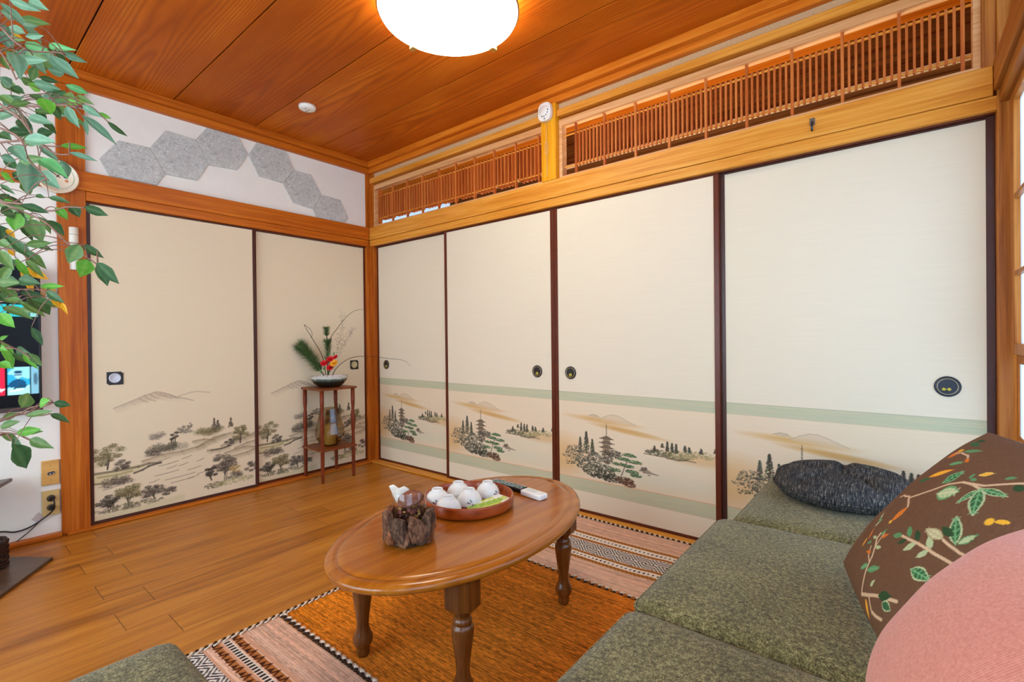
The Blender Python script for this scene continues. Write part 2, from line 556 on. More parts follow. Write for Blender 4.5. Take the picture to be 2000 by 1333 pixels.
mb.box(-1.02, -.05, .95, .98, 2.42, 2.62); mb.box(-2.3, -1.2, .95, .98, 2.42, 2.62)
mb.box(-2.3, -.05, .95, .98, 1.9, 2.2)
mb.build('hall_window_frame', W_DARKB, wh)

# ------------------------------------------------------------------ trims: beams, posts, cornices
tn = [0]


def trim(mb, mat, bevel=.002):
    tn[0] += 1
    return S(mb.build('trim_%d' % tn[0], mat, bevel=bevel))


def L(mb, x0, x1, y0, y1, z0, z1): return mb.box(x0, x1, y0, y1, z0, z1)


# back wall timbers
trim(MB().box(.06, 3.70, -.062, .0, 2.41, 2.452), W_CORN)
trim(MB().box(.03, 3.71, -.034, .0, 2.372, 2.409), W_CORN)
trim(MB().box(.02, 1.769, -.022, .08, 2.292, 2.332), W_BEAM_X)           # beam over left transom
trim(MB().box(1.872, 3.66, -.022, .08, 2.292, 2.332), W_BEAM_X)
trim(MB().box(0.02, 3.675, -.034, .08, 1.825, 1.928), W_BEAM_X, .003)      # long tie beam
trim(MB().box(0.02, 3.685, -.026, .08, 1.776, 1.824), W_BEAM_X)            # door head
trim(MB().box(0.02, 3.68, -.002, .06, 1.7705, 1.7765), LACQ)
trim(MB().box(1.769, 1.872, -.036, .08, 1.929, 2.371), W_POSTY)            # post between the transoms
trim(MB().box(0.02, 3.70, -.05, .07, 0.001, .014), W_BEAM_X)               # sill
# left wall timbers
trim(MB().box(.0, .062, YF, -.0, 2.41, 2.452), W_BEAM_Y)
trim(MB().box(.0, .034, YF, -.0, 2.366, 2.409), W_BEAM_Y)
trim(MB().box(-.03, .034, -1.86, -.04, 1.822, 1.925), W_BEAM_Y, .003)
trim(MB().box(-.03, .026, -1.802, -.04, 1.772, 1.821), W_BEAM_Y)
trim(MB().box(-.045, .004, -1.80, -.05, 1.764, 1.7725), LACQ)
trim(MB().box(-.02, .03, YF, -1.862, 1.81, 1.862), W_BEAM_Y)
trim(MB().box(-.06, .022, -1.918, -1.803, 0.0, 2.366), W_POST, .003)       # broad pillar
trim(MB().box(-.06, .05, -1.90, -.02, 0.001, .012), W_BEAM_Y)
trim(MB().box(.0, .045, YF, -1.92, 0.001, .022), W_BEAM_Y)
# corner pillar
trim(MB().prism([(-.06, -.052), (.012, -.052), (.012, -.012), (.052, -.012), (.052, .08), (-.06, .08)], 0.0, 2.37), W_POST)
# right corner
trim(MB().box(3.684, 3.737, -.03, .09, 0.0, 2.452), W_SIDEZ, .003)
trim(MB().box(3.648, 3.684, -.02, .08, 1.929, 2.371), W_SIDEZ)
# window wall timbers
trim(MB().box(3.676, 3.74, YF, -.02, 1.84, 1.945), W_SIDE, .003)
trim(MB().box(3.69, 3.74, YF, -.03, 1.795, 1.838), W_SIDE)
trim(MB().box(3.70, 3.76, YF, -.03, 2.33, 2.40), W_SIDE)
trim(MB().box(3.69, 3.76, YF, -.03, .001, .05), W_SIDE)
trim(MB().box(3.67, 3.74, YF, -.0, 2.41, 2.452), W_SIDE)
for yy in (-1.88, -3.70):
    trim(MB().box(3.685, 3.78, yy - .05, yy + .05, 0.0, 2.40), W_SIDEZ, .003)

# ------------------------------------------------------------------ glazed windows in the window wall
def pane_mat(name, tint, tr=.5):
    m = NT(name)
    t = m.t
    a = m.n('ShaderNodeBsdfTransparent', {'Color': (*tint, 1)})
    b = m.n('ShaderNodeBsdfTranslucent', {'Color': (*tint, 1)})
    d = m.n('ShaderNodeBsdfDiffuse', {'Color': (*tint, 1)})
    s1 = m.n('ShaderNodeMixShader', {0: .25, 1: b.outputs[0], 2: d.outputs[0]})
    s2 = m.n('ShaderNodeMixShader', {0: tr, 1: s1.outputs[0], 2: a.outputs[0]})
    t.links.new(s2.outputs[0], m.out.inputs['Surface'])
    return m.m


PANE = pane_mat('frosted_pane', (.80, .89, 1.0), .40)
wnum = [0]


def window(y0, y1, z0, z1, xin, stile, bars, deep=.03, nx=1, pf=.6):
    """sliding window in the plane x = xin; y1 is the far end"""
    wnum[0] += 1
    o = struct('window_%d' % wnum[0], (xin, (y0 + y1) / 2, z0))
    mb = MB()
    mb.box(xin, xin + deep, y1 - stile, y1, z0, z1).box(xin, xin + deep, y0, y0 + stile, z0, z1)
    mb.box(xin, xin + deep, y0 + stile, y1 - stile, z0, z0 + .035).box(xin, xin + deep, y0 + stile, y1 - stile, z1 - .03, z1)
    mb.build('window_frame', W_SIDEZ, o, bevel=.002)
    mb = MB()
    for b in bars:
        mb.box(xin + .001, xin + max(.004, deep - .012), y0 + stile, y1 - stile, b - .007, b + .007)
    for k in range(1, nx + 1):
        yy = y0 + (y1 - y0) * k / (nx + 1)
        mb.box(xin + .0012, xin + max(.0038, deep - .014), yy - .007, yy + .007, z0 + .03, z1 - .03)
    mb.build('muntin', W_SIDEZ, o)
    MB().box(xin + deep * pf, xin + deep * pf + .003, y0 + stile, y1 - stile, z0 + .03, z1 - .025).build('pane', PANE, o)
    return o


for (a, b) in ((-.96, -.04), (-1.83, -.962), (-2.80, -1.935), (-3.64, -2.805)):
    window(a, b, .935, 1.795, 3.712, .076, (1.20, 1.45), .026, nx=1)
    window(a, b, .05, .933, 3.726, .030, (.36, .655), .012, nx=1, pf=.4)
    window(a, b, 1.947, 2.33, 3.722, .04, (2.14,), nx=1)
# front wall window, unseen behind the camera, put in for the fill light
wnum[0] += 1
o = struct('window_%d' % wnum[0], (1.85, YF, .4))
mb = MB().box(.5, 3.2, YF - .07, YF - .03, .4, .45).box(.5, 3.2, YF - .07, YF - .03, 2.05, 2.1)
for xx in (.5, 1.39, 2.27, 3.15): mb.box(xx, xx + .05, YF - .07, YF - .03, .45, 2.05)
mb.build('window_frame', W_SIDEZ, o)
MB().box(.55, 3.15, YF - .052, YF - .049, .45, 2.05).build('pane', PANE, o)
# hall window
wnum[0] += 1
o = struct('window_%d' % wnum[0], (-.6, .97, 2.2))
MB().box(-2.3, -.05, .962, .965, 2.2, 2.64).build('pane', PANE, o)

# ------------------------------------------------------------------ painted sliding doors
INK = (106, 94, 80); INKD = (74, 66, 56); OLIVE = (124, 112, 76); SEPIA = (176, 150, 120)


def paint_scene_a():
    rng = random.Random(5)
    W = .852
    xs = np.linspace(0, W, 360); ys = np.concatenate([np.linspace(.03, .78, 330), np.linspace(.80, 1.762, 14)])
    c = Canvas(xs, ys, (230, 212, 180))
    # far mountains
    ridge = [(.09, .637), (.13, .652), (.17, .668), (.21, .684), (.235, .696), (.262, .702), (.285, .711), (.31, .709), (.335, .701), (.36, .690), (.385, .676), (.42, .664), (.45, .655), (.485, .640)]
    c.poly(ridge + [(.40, .640), (.30, .662), (.20, .650)], (208, 186, 158), .45); c.blob(.33, .645, .17, .016, (230, 212, 180), .8, 1.2)
    c.line(ridge, .0045, (164, 144, 122), .75, soft=1.2)
    for k in range(1, 12):
        q = [(x + .0022 * k, y - .0030 * k) for x, y in ridge[:-2 - k // 3]]
        c.line(q, .006, (186, 164, 140), .20 * (1 - k / 13), soft=1.6)
    for sp in ([(.285, .705), (.31, .690), (.335, .682), (.37, .665)], [(.262, .698), (.285, .680), (.305, .672)], [(.31, .70), (.345, .680)], [(.235, .69), (.255, .672), (.29, .655)], [(.36, .684), (.40, .662)], [(.21, .678), (.25, .655)]):
        c.line(sp, .005, (166, 144, 122), .55, soft=1.4)
    c.line([(.405, .676), (.44, .683), (.47, .692), (.51, .694), (.545, .688), (.58, .682)], .0045, (176, 156, 134), .7, soft=1.4)
    # water strokes
    for (x, y, l) in [(.30, .27, .10), (.34, .245, .05), (.28, .215, .12), (.40, .25, .05), (.33, .18, .16), (.45, .215, .07), (.42, .29, .05), (.36, .155, .12), (.50, .26, .04), (.5, .18, .07), (.25, .18, .05), (.02, .21, .1), (.04, .19, .07), (.03, .235, .12), (.30, .3, .06), (.45, .16, .06)]:
        c.line([(x, y), (x + l * .5, y + .004), (x + l, y + .012)], .0045, (140, 122, 104), .65, soft=1.2)
    # shore and slopes
    c.poly([(0, .235), (.10, .245), (.20, .265), (.235, .285), (.20, .30), (.10, .292), (0, .29)], (214, 200, 150), .7)
    c.line([(0, .287), (.10, .285), (.20, .288), (.25, .296), (.31, .290)], .012, (110, 98, 80), .75, soft=1)
    c.line([(0, .232), (.06, .225), (.12, .235)], .012, OLIVE, .7, soft=1)
    c.line([(.18, .255), (.22, .265), (.25, .28), (.31, .29)], .010, (84, 74, 64), .8, soft=1)
    c.line([(.02, .265), (.10, .262), (.17, .27)], .012, (150, 138, 96), .6, soft=1.2)
    for pts in ([(.22, .315), (.32, .335), (.42, .336), (.54, .355)], [(.50, .345), (.56, .37), (.66, .40)], [(.52, .355), (.60, .392), (.70, .405)], [(.48, .385), (.54, .39), (.60, .375)],
                [(.64, .33), (.72, .36), (.85, .37)], [(.70, .335), (.78, .36), (.85, .385)], [(.72, .30), (.80, .325), (.85, .33)], [(.56, .315), (.62, .312), (.68, .322)], [(.66, .28), (.78, .30), (.85, .29)], [(.70, .25), (.8, .26), (.85, .275)]):
        c.line(pts, .010, (140, 120, 96), .6, soft=1.4)
        for q_ in range(4): c.line([(x + .006 * q_, y - .006 - .005 * q_) for x, y in pts], .012, (178, 158, 128), .34 - .07 * q_, soft=1.8)
    c.line([(.58, .312), (.64, .312), (.70, .322)], .007, INKD, .8, soft=1)

    def tree(x, y, rx, ry, col, n, size, trunk=None, a=.75):
        if trunk:
            for k in range(3):
                c.line([(x + rng.uniform(-.01, .01), trunk), (x + rng.uniform(-.02, .02), y - ry * .2)], .004, INKD, .8, soft=.8)
        rx *= 1.10; ry *= 1.12; m = max(4, int(rx * 150)); hi = tuple(min(255, v + 44) for v in col)
        for k in range(m):
            t = 2 * PI * k / m + rng.uniform(-.3, .3); q = rng.uniform(.35, .85) if k % 4 else rng.uniform(0, .3)
            cx_, cy_ = x + rx * q * math.cos(t), y + ry * q * math.sin(t); r1 = rx * rng.uniform(.22, .34)
            c.blob(cx_, cy_ - r1 * .2, r1 * 1.1, r1 * .55, col, .34 * a, .8)
            c.leafage(cx_, cy_ + r1 * .15, r1, r1 * .42, col, int(n * 1.7 / m), size * .62, a, rng, .62, 16)
            c.leafage(cx_, cy_ + r1 * .45, r1 * .8, r1 * .22, hi, int(n * .5 / m), size * .5, a * .7, rng, .6, 12)
            c.leafage(cx_, cy_ - r1 * .35, r1 * .9, r1 * .16, (col[0] - 42, col[1] - 38, col[2] - 30), int(n * .9 / m), size * .55, a, rng, .5, 10)
            if trunk: c.line([(x, max(trunk, y - ry)), (x + (cx_ - x) * .5, y - ry * .35), (cx_, cy_)], .0028, INKD, .34, soft=.8)

    tree(.055, .385, .075, .055, OLIVE, 260, .006, .30)
    tree(.135, .31, .05, .028, INK, 150, .006, .29)
    tree(.30, .45, .06, .018, (150, 136, 118), 90, .007, None, .5)
    tree(.38, .43, .035, .048, INK, 170, .006, .36)
    tree(.34, .375, .09, .020, (104, 98, 80), 160, .006)
    tree(.27, .355, .05, .014, INK, 80, .006)
    tree(.44, .466, .05, .020, (132, 120, 104), 90, .006, None, .6)
    tree(.47, .49, .018, .015, (132, 120, 104), 40, .005)
    tree(.58, .44, .09, .020, OLIVE, 160, .006)
    for (x, y, h) in [(.60, .515, .075), (.622, .50, .055), (.70, .505, .06)]:
        for k in range(60):
            t = rng.random()
            c.blob(x + rng.uniform(-1, 1) * .016 * (1 - t) ** .8, y - h * (1 - t) * 1.0 + .0, .0045, .003, INK, .75, .5)
        c.line([(x, y), (x, y - h)], .003, INKD, .8)
    tree(.755, .40, .065, .050, OLIVE, 260, .006, .33)
    tree(.70, .345, .045, .022, INK, 110, .006)
    tree(.66, .215, .085, .068, INK, 420, .0065, .10)
    tree(.575, .175, .05, .040, INKD, 150, .006, .12)
    tree(.72, .165, .045, .028, (176, 146, 92), 110, .006)
    tree(.73, .125, .05, .022, INK, 90, .006)
    tree(.83, .165, .05, .035, INK, 130, .006)
    c.leafage(.60, .085, .06, .018, (120, 112, 88), 90, .007, .6, rng)
    c.leafage(.72, .09, .12, .02, (168, 160, 110), 120, .009, .4, rng)
    tree(.11, .225, .07, .026, INK, 160, .006)
    tree(.15, .155, .075, .045, OLIVE, 320, .006, .07)
    tree(.07, .12, .06, .03, INKD, 180, .006, .06)
    tree(.27, .135, .065, .034, INK, 240, .006, .08)
    tree(.35, .115, .05, .022, INK, 130, .006)
    c.leafage(.16, .075, .16, .018, (120, 112, 88), 170, .008, .6, rng)
    for k in range(8):
        c.line([(0, .05 - k * .004), (.2, .052 - k * .004), (.42, .07 - k * .004)], .02, (206, 196, 150), .16, soft=1.6)
    return c


def paint_scene_b():
    rng = random.Random(11)
    W = .85
    xs = np.linspace(0, W, 350); ys = np.concatenate([np.linspace(.03, .12, 18), np.linspace(.125, .215, 46), np.linspace(.218, .60, 190), np.linspace(.61, .71, 48), np.linspace(.72, 1.763, 12)])
    c = Canvas(xs, ys, (232, 218, 191))
    c.poly([(-.1, .20), (1, .20), (1, .645), (-.1, .645)], (232, 210, 178))
    c.blob(.55, .27, .4, .045, (212, 212, 184), .5, 1.2)
    c.blob(.62, .36, .3, .03, (220, 214, 186), .4, 1.2)
    c.blob(0.0, .33, .16, .10, (222, 178, 120), .7, 1.0)
    c.blob(.0, .28, .10, .06, (222, 178, 120), .5, 1.0)
    for (a, b) in ((.133, .203), (.640, .692)):
        c.poly([(-.1, a), (1, a), (1, b), (-.1, b)], (198, 194, 160))
        c.line([(-.1, b), (1, b)], .004, (176, 172, 142), .6); c.line([(-.1, a), (1, a)], .003, (200, 180, 150), .6)
    c.line([(-.1, .2045), (1, .2045)], .005, (224, 178, 132), .8)
    for (y, n) in ((.166, 60), (.667, 60)):
        for k in range(n):
            x = rng.uniform(-.1, .9); yy = y + rng.uniform(-.022, .022)
            c.line([(x, yy), (x + rng.uniform(.05, .2), yy + rng.uniform(-.001, .001))], .002, (210, 200, 160) if rng.random() > .5 else (176, 190, 158), .5)
    # ochre mist and far mountains
    c.blob(.27, .545, .17, .014, (214, 166, 98), .75, 1.1, -.06)
    c.blob(.40, .505, .15, .012, (204, 150, 80), .75, 1.1, -.10)
    c.blob(.50, .49, .12, .010, (214, 172, 112), .5, 1.1, -.08)
    c.poly([(.19, .566), (.215, .575), (.24, .573), (.255, .563), (.23, .558)], (202, 180, 150), .8)
    c.poly([(.25, .548), (.29, .570), (.325, .583), (.355, .582), (.385, .572), (.42, .556), (.46, .538), (.36, .535)], (216, 190, 156), .6)
    c.line([(.25, .548), (.29, .570), (.325, .583), (.355, .582), (.385, .572), (.42, .556), (.46, .538)], .004, (190, 170, 144), .7, soft=1)
    c.line([(.19, .566), (.215, .575), (.24, .573), (.255, .563)], .0035, (180, 160, 134), .8, soft=1)
    # conifers

    def conifer(x, yt, h, w, col=(84, 84, 70)):
        for k in range(int(150 * h / .1)):
            t = rng.random()
            c.blob(x + rng.uniform(-1, 1) * w * (t ** .7), yt - h * t, .0042, .0028, (col[0] + rng.uniform(-20, 26), col[1] + rng.uniform(-20, 26), col[2] + rng.uniform(-20, 20)), .8, .5)
        c.line([(x, yt), (x, yt - h)], .0025, (60, 54, 48), .8)

    conifer(.175, .475, .125, .022); conifer(.137, .44, .09, .014, (100, 98, 84)); conifer(.212, .435, .09, .014)
    # pagoda
    c.line([(.297, .53), (.297, .455)], .0035, (74, 60, 50), .9)
    for k in range(6): c.line([(.293, .515 - k * .009), (.301, .515 - k * .009)], .002, (74, 60, 50), .9)
    for k, (y, wd) in enumerate([(.450, .042), (.425, .046), (.400, .046), (.375, .042)]):
        c.poly([(.297 - wd, y - .003), (.297 - wd * .5, y + .006), (.297 - .008, y + .014), (.297 + .008, y + .014), (.297 + wd * .5, y + .006), (.297 + wd, y - .003), (.297 + wd * .6, y - .004), (.297 - wd * .6, y - .004)], (108, 94, 76), .9)
        c.line([(.297 - wd, y - .002), (.297, y - .005), (.297 + wd, y - .002)], .003, (66, 56, 48), .9)
        c.poly([(.297 - wd * .5, y - .004), (.297 + wd * .5, y - .004), (.297 + wd * .5, y - .016), (.297 - wd * .5, y - .016)], (160, 132, 104), .8)
        for q in (-.4, -.15, .15, .4): c.line([(.297 + wd * q, y - .004), (.297 + wd * q, y - .016)], .002, (84, 60, 46), .9)
    for (x, y, rx, ry, n, col) in [(.10, .345, .055, .045, 150, (96, 92, 78)), (.15, .30, .05, .04, 170, (84, 84, 72)), (.05, .325, .03, .02, 26, (110, 100, 86)), (.07, .285, .03, .012, 26, (90, 84, 66)),
                                   (.225, .325, .045, .04, 190, (90, 88, 76)), (.30, .345, .035, .035, 150, (88, 78, 66)), (.345, .37, .035, .022, 120, (92, 84, 72)), (.21, .262, .06, .032, 240, (74, 72, 60)),
                                   (.29, .265, .055, .040, 260, (72, 72, 58)), (.33, .235, .06, .022, 180, (66, 66, 54)), (.25, .235, .06, .012, 100, (70, 68, 56)), (.40, .235, .05, .020, 200, (98, 74, 56)), (.42, .222, .04, .015, 120, (104, 70, 56))]:
        c.leafage(x, y, rx, ry, col, n, .0052, .85, rng, .6, 24)
        c.leafage(x, y, rx, ry, (198, 184, 150), n // 6, .004, .6, rng, .5, 10)
    c.line([(.37, .235), (.385, .27), (.40, .31), (.415, .35)], .006, (120, 96, 84), .8)
    for (x, y, rx) in [(.425, .377, .04), (.395, .352, .035), (.455, .345, .04), (.365, .322, .035), (.42, .318, .03), (.345, .287, .035), (.44, .292, .035), (.46, .275, .03)]:
        c.leafage(x, y, rx, .008, (84, 112, 74), 70, .005, .85, rng, .5, 20)
        c.line([(x - rx, y - .006), (x, y - .009), (x + rx, y - .006)], .003, (70, 66, 52), .7)
    c.poly([(.475, .303), (.49, .318), (.505, .328), (.52, .318), (.545, .305), (.58, .297), (.52, .299)], (150, 130, 112), .9)
    c.leafage(.505, .318, .018, .010, (96, 88, 76), 40, .004, .8, rng)
    c.line([(.50, .298), (.58, .296)], .003, (90, 80, 70), .8)
    c.blob(.53, .288, .009, .003, (110, 100, 90), .9)
    # island
    c.blob(.80, .405, .16, .028, (216, 176, 124), .7, 1.0)
    c.line([(.505, .399), (.60, .396), (.70, .394), (.76, .392)], .005, (120, 104, 86), .8, soft=1)
    c.leafage(.58, .412, .07, .016, (104, 98, 76), 170, .005, .8, rng)
    c.leafage(.68, .415, .08, .020, (128, 124, 84), 170, .005, .7, rng)
    c.leafage(.78, .43, .08, .018, (160, 148, 104), 120, .006, .55, rng)
    c.line([(.62, .392), (.68, .388), (.72, .396)], .006, (90, 80, 66), .7, soft=1)
    for (x, y, h) in [(.625, .475, .05), (.648, .47, .045), (.668, .468, .045), (.71, .465, .03), (.73, .46, .025), (.785, .462, .025), (.56, .445, .03), (.60, .462, .02), (.85, .468, .02)]:
        conifer(x, y, h, .008, (92, 88, 74))
    return c


M_PAPER = attr_mat('painted_door_paper', .85, .15, 1, (6, 6, 420), .035, .12)
M_PAPERB = attr_mat('woven_door_paper', .85, .15, 1, (5, 5, 300), .05, .2)


def add_door(num, axis, a0, a1, z0, z1, off, prev, canvas, mat, framemat, frw=.018):
    """a0..a1 along the wall, off: how far its face stands in front of the wall plane"""
    o = struct('door_%d' % num, ((a0 + a1) / 2, -off, z0) if axis == 'x' else (off, (a0 + a1) / 2, z0))

    def bx(mb, u0, u1, d0, d1, za, zb):
        if axis == 'x': mb.box(u0, u1, -d1, -d0, za, zb)
        else: mb.box(d0, d1, u0, u1, za, zb)
    mb = MB()
    bx(mb, a0, a0 + frw, off - .022, off + .004, z0, z1); bx(mb, a1 - frw, a1, off - .022, off + .004, z0, z1)
    bx(mb, a0 + frw, a1 - frw, off - .022, off + .003, z0, z0 + .016); bx(mb, a0 + frw, a1 - frw, off - .022, off + .003, z1 - .008, z1)
    mb.build('door_frame', framemat, o, bevel=.002)
    i0, i1 = a0 + frw - .001, a1 - frw + .001
    W = canvas.xs[-1]
    if prev is None:
        if axis == 'x':
            p = canvas.mesh('door_panel', lambda X, Y: (i0 + X / W * (i1 - i0), np.full(X.shape, -off), Y), mat, o)
        else:
            p = canvas.mesh('door_panel', lambda X, Y: (np.full(X.shape, off), i0 + X / W * (i1 - i0), Y), mat, o)
        p['_w'] = i1 - i0
    else:
        p = prev.copy(); COL.objects.link(p); p.parent = o
        if axis == 'x': p.scale = ((i1 - i0) / prev['_w'], 1, 1)
        else: p.scale = (1, (i1 - i0) / prev['_w'], 1)
    return o, p


def round_pull(o, c, face, r, col, band, rx=1.0):
    """recessed door pull; face: unit vector out of the door"""
    f = Vector(face)
    p = MB().lathe([(r * .55, .0005), (r * .9, .001), (r, .003), (r * .96, .0055), (r * .82, .0058), (r * .78, .003)], c, 40, f, cap=True).build('pull_rim', col, o)
    MB().lathe([(r * .80, .0058), (r * .80, .0068), (r * .73, .0068), (r * .73, .0040)], c, 40, f, cap=False).build('pull_band', band, p)
    MB().lathe([(r * .73, .0042), (r * .3, .0044), (.001, .0044)], c, 40, f, cap=False).build('pull_cup', col, p)
    return p


PULL = plain('black_pull', rgb(36, 30, 26), .35, .5)
PULLB = plain('blue_black_pull', rgb(26, 34, 48), .3, .5)
PBAND = plain('pull_band_pale', rgb(176, 162, 130), .4, .5, Metallic=.5)
GOLD = plain('gold_inlay', rgb(196, 180, 60), .4, .5, Metallic=.3)
ca_ = paint_scene_a(); cb_ = paint_scene_b()
# doors on the left wall
d1, pa = add_door(1, 'y', -1.803, -.926, .012, 1.768, .004, None, ca_, M_PAPER, LACQ_M)
d2, _ = add_door(2, 'y', -.929, -.048, .012, 1.768, -.018, pa, ca_, M_PAPER, LACQ)
# doors on the back wall
d3, pb = add_door(3, 'x', .052, .893, .014, 1.77, -.020, None, cb_, M_PAPERB, LACQ)
d4, _ = add_door(4, 'x', .889, 1.829, .014, 1.77, .003, pb, cb_, M_PAPERB, LACQ, .024)
d5, _ = add_door(5, 'x', 1.831, 2.762, .014, 1.77, .003, pb, cb_, M_PAPERB, LACQ, .024)
d6, _ = add_door(6, 'x', 2.758, 3.684, .014, 1.77, -.020, pb, cb_, M_PAPERB, LACQ_M, .024)
for d, x, off in ((d3, .164, -.020), (d4, 1.700, .003), (d5, 1.938, .003)):
    p = round_pull(d, (x, -off, .803), (0, -1, 0), .037, PULL, PBAND)
    MB().lathe([(.010, .0045), (.010, .006), (.001, .0065)], (x, -off, .790), 12, (0, -1, 0)).build('pull_inlay', GOLD, p)
p = round_pull(d6, (3.556, .020, .81), (0, -1, 0), .038, PULLB, PBAND)
mb = MB()
for sx in (-1, 1):
    for k in range(4):
        t = k * PI / 2 + .4
        mb.ball((3.553 + sx * .0075 + .003 * math.cos(t), .0148, .800 + .003 * math.sin(t)), .0032, .0012, .0032, 10, 6)
mb.box(3.549, 3.557, .0140, .0155, .7992, .8008)
mb.build('pull_inlay', GOLD, p)
# square pulls on the left wall doors
for d, y, off, col in ((d1, -1.689, .004, rgb(206, 212, 226)), (d2, -.162, -.018, rgb(196, 186, 140))):
    x = off
    p = MB().box(x + .0003, x + .0045, y - .036, y + .030, .776, .842).box(x + .0003, x + .004, y - .028, y + .038, .769, .835).build('pull_plate', PULL, d, bevel=.001)
    MB().lathe([(.027, .0046), (.027, .0064), (.022, .0066), (.021, .0052), (.001, .0052)], (x, y, .807), 32, (1, 0, 0)).build('pull_cup', plain('pull_enamel', col, .3, .5, .12, 120), p)

# ------------------------------------------------------------------ sofa, ottoman
M_GREEN = NT('olive_tweed')
_v = M_GREEN.coord('Object')
_a = M_GREEN.noise(_v, 330, 3, .7)
_b = M_GREEN.noise(_v, 120, 2, .5)
_c = M_GREEN.noise(_v, 7, 2, .5)
_f = M_GREEN.math('ADD', M_GREEN.math('MULTIPLY', _a, .6), M_GREEN.math('ADD', M_GREEN.math('MULTIPLY', _b, .3), M_GREEN.math('MULTIPLY', _c, .1)))
_col = M_GREEN.ramp(_f, [(.38, rgb(58, 52, 30)), (.5, rgb(106, 98, 60)), (.62, rgb(164, 154, 104))])
M_GREEN.bump(_a, .5, .002)
M_GREEN = M_GREEN.fin(_col, .95, .1, **{'Sheen Weight': .15})
DARKLEG = plain('dark_sofa_leg', rgb(40, 28, 20), .5)


def soft_block(x0, x1, y0, y1, z0, z1, r=.03, crown=.012, nx=16, ny=16, puff=.006):
    """upholstered block: rounded box with slightly crowned top and bowed sides"""
    mb = MB(); mb.smooth = True
    cx, cy, cz = (x0 + x1) / 2, (y0 + y1) / 2, (z0 + z1) / 2
    hx, hy, hz = (x1 - x0) / 2, (y1 - y0) / 2, (z1 - z0) / 2
    N = 14

    def face(ax):
        vs = []; fs = []
        a, s = ax
        for i in range(N + 1):
            for j in range(N + 1):
                # denser near the edges
                u = math.sin((i / N - .5) * PI); v = math.sin((j / N - .5) * PI)
                p = [0, 0, 0]; p[a] = s; p[(a + 1) % 3] = u; p[(a + 2) % 3] = v
                q = [p[0] * hx, p[1] * hy, p[2] * hz]
                inner = [max(-h + r, min(h - r, t)) for t, h in zip(q, (hx, hy, hz))]
                d = Vector([q[k] - inner[k] for k in range(3)])
                if d.length > 1e-9: d = d.normalized() * r
                w = Vector(inner) + d
                e = (1 - (w.x / hx) ** 2); g = (1 - (w.y / hy) ** 2); k_ = (1 - (w.z / hz) ** 2)
                if w.z > 0: w.z += crown * max(0, e) ** .6 * max(0, g) ** .6 * (w.z / hz)
                w.x += puff * max(0, g) * max(0, k_) * (w.x / hx); w.y += puff * max(0, e) * max(0, k_) * (w.y / hy)
                vs.append((cx + w.x, cy + w.y, cz + w.z))
        for i in range(N):
            for j in range(N):
                k = i * (N + 1) + j
                f = (k, k + N + 1, k + N + 2, k + 1)
                fs.append(f if s > 0 else f[::-1])
        mb.add(vs, fs, True)
    for a in range(3):
        for s in (-1, 1): face((a, s))
    return mb


def piping(x0, x1, y0, y1, z, r=.028, rad=.0035):
    pts = []
    for (cx, cy, t0) in ((x1 - r, y1 - r, 0), (x0 + r, y1 - r, PI / 2), (x0 + r, y0 + r, PI), (x1 - r, y0 + r, 1.5 * PI)):
        for k in range(6):
            t = t0 + k * PI / 10
            pts.append((cx + r * math.cos(t), cy + r * math.sin(t), z))
    pts.append(pts[0])
    return MB().tube(pts, rad, 6)


sofa = thing('modular_sofa', (3.29, -1.08, 0), 'long olive green tweed sofa of three seat blocks along the window wall', 'sofa')
for (y0, y1, x0, zt) in ((-.728, -.10, 2.998, .420), (-1.392, -.736, 2.962, .424), (-2.05, -1.400, 2.966, .424)):
    s = soft_block(x0, 3.63, y0, y1, .235, zt).build('seat_cushion', M_GREEN, sofa)
    piping(x0 + .002, 3.628, y0 + .002, y1 - .002, zt - .016).build('piping', M_GREEN, s)
soft_block(2.975, 3.625, -2.045, -.105, .075, .238, .02, 0).build('sofa_base', M_GREEN, sofa)
for x in (3.03, 3.56):
    for y in (-.16, -1.07, -1.98):
        MB().lathe([(.018, .0095), (.024, .08)], (x, y, 0), 16).build('leg', DARKLEG, sofa)

ot = thing('ottoman', (2.62, -2.38, 0), 'square olive green tweed ottoman in the lower left foreground', 'ottoman')
soft_block(2.285, 2.945, -2.70, -2.055, .20, .416, .03, .010).build('seat_cushion', M_GREEN, ot)
soft_block(2.295, 2.935, -2.69, -2.062, .075, .203, .02, 0).build('ottoman_base', M_GREEN, ot)
for x in (2.34, 2.89):
    for y in (-2.64, -2.12):
        MB().lathe([(.018, .0115 if y > -2.3 else .0005), (.024, .08)], (x, y, 0), 16).build('leg', DARKLEG, ot)

# ------------------------------------------------------------------ round seat cushion
M_NAVY = NT('charcoal_slub_fabric')
_v = M_NAVY.coord('Object')
_a = M_NAVY.noise(M_NAVY.mapping(_v, (420, 26, 60)), 1.0, 3, .6)
_b = M_NAVY.noise(M_NAVY.mapping(_v, (60, 500, 300)), 1.0, 2, .6)
_f = M_NAVY.math('ADD', M_NAVY.math('MULTIPLY', _a, .7), M_NAVY.math('MULTIPLY', _b, .3))
_col = M_NAVY.ramp(_f, [(.40, rgb(34, 34, 38)), (.55, rgb(72, 70, 68)), (.66, rgb(146, 138, 124))])
M_NAVY.bump(_a, .4, .002)
M_NAVY = M_NAVY.fin(_col, .95, .1)


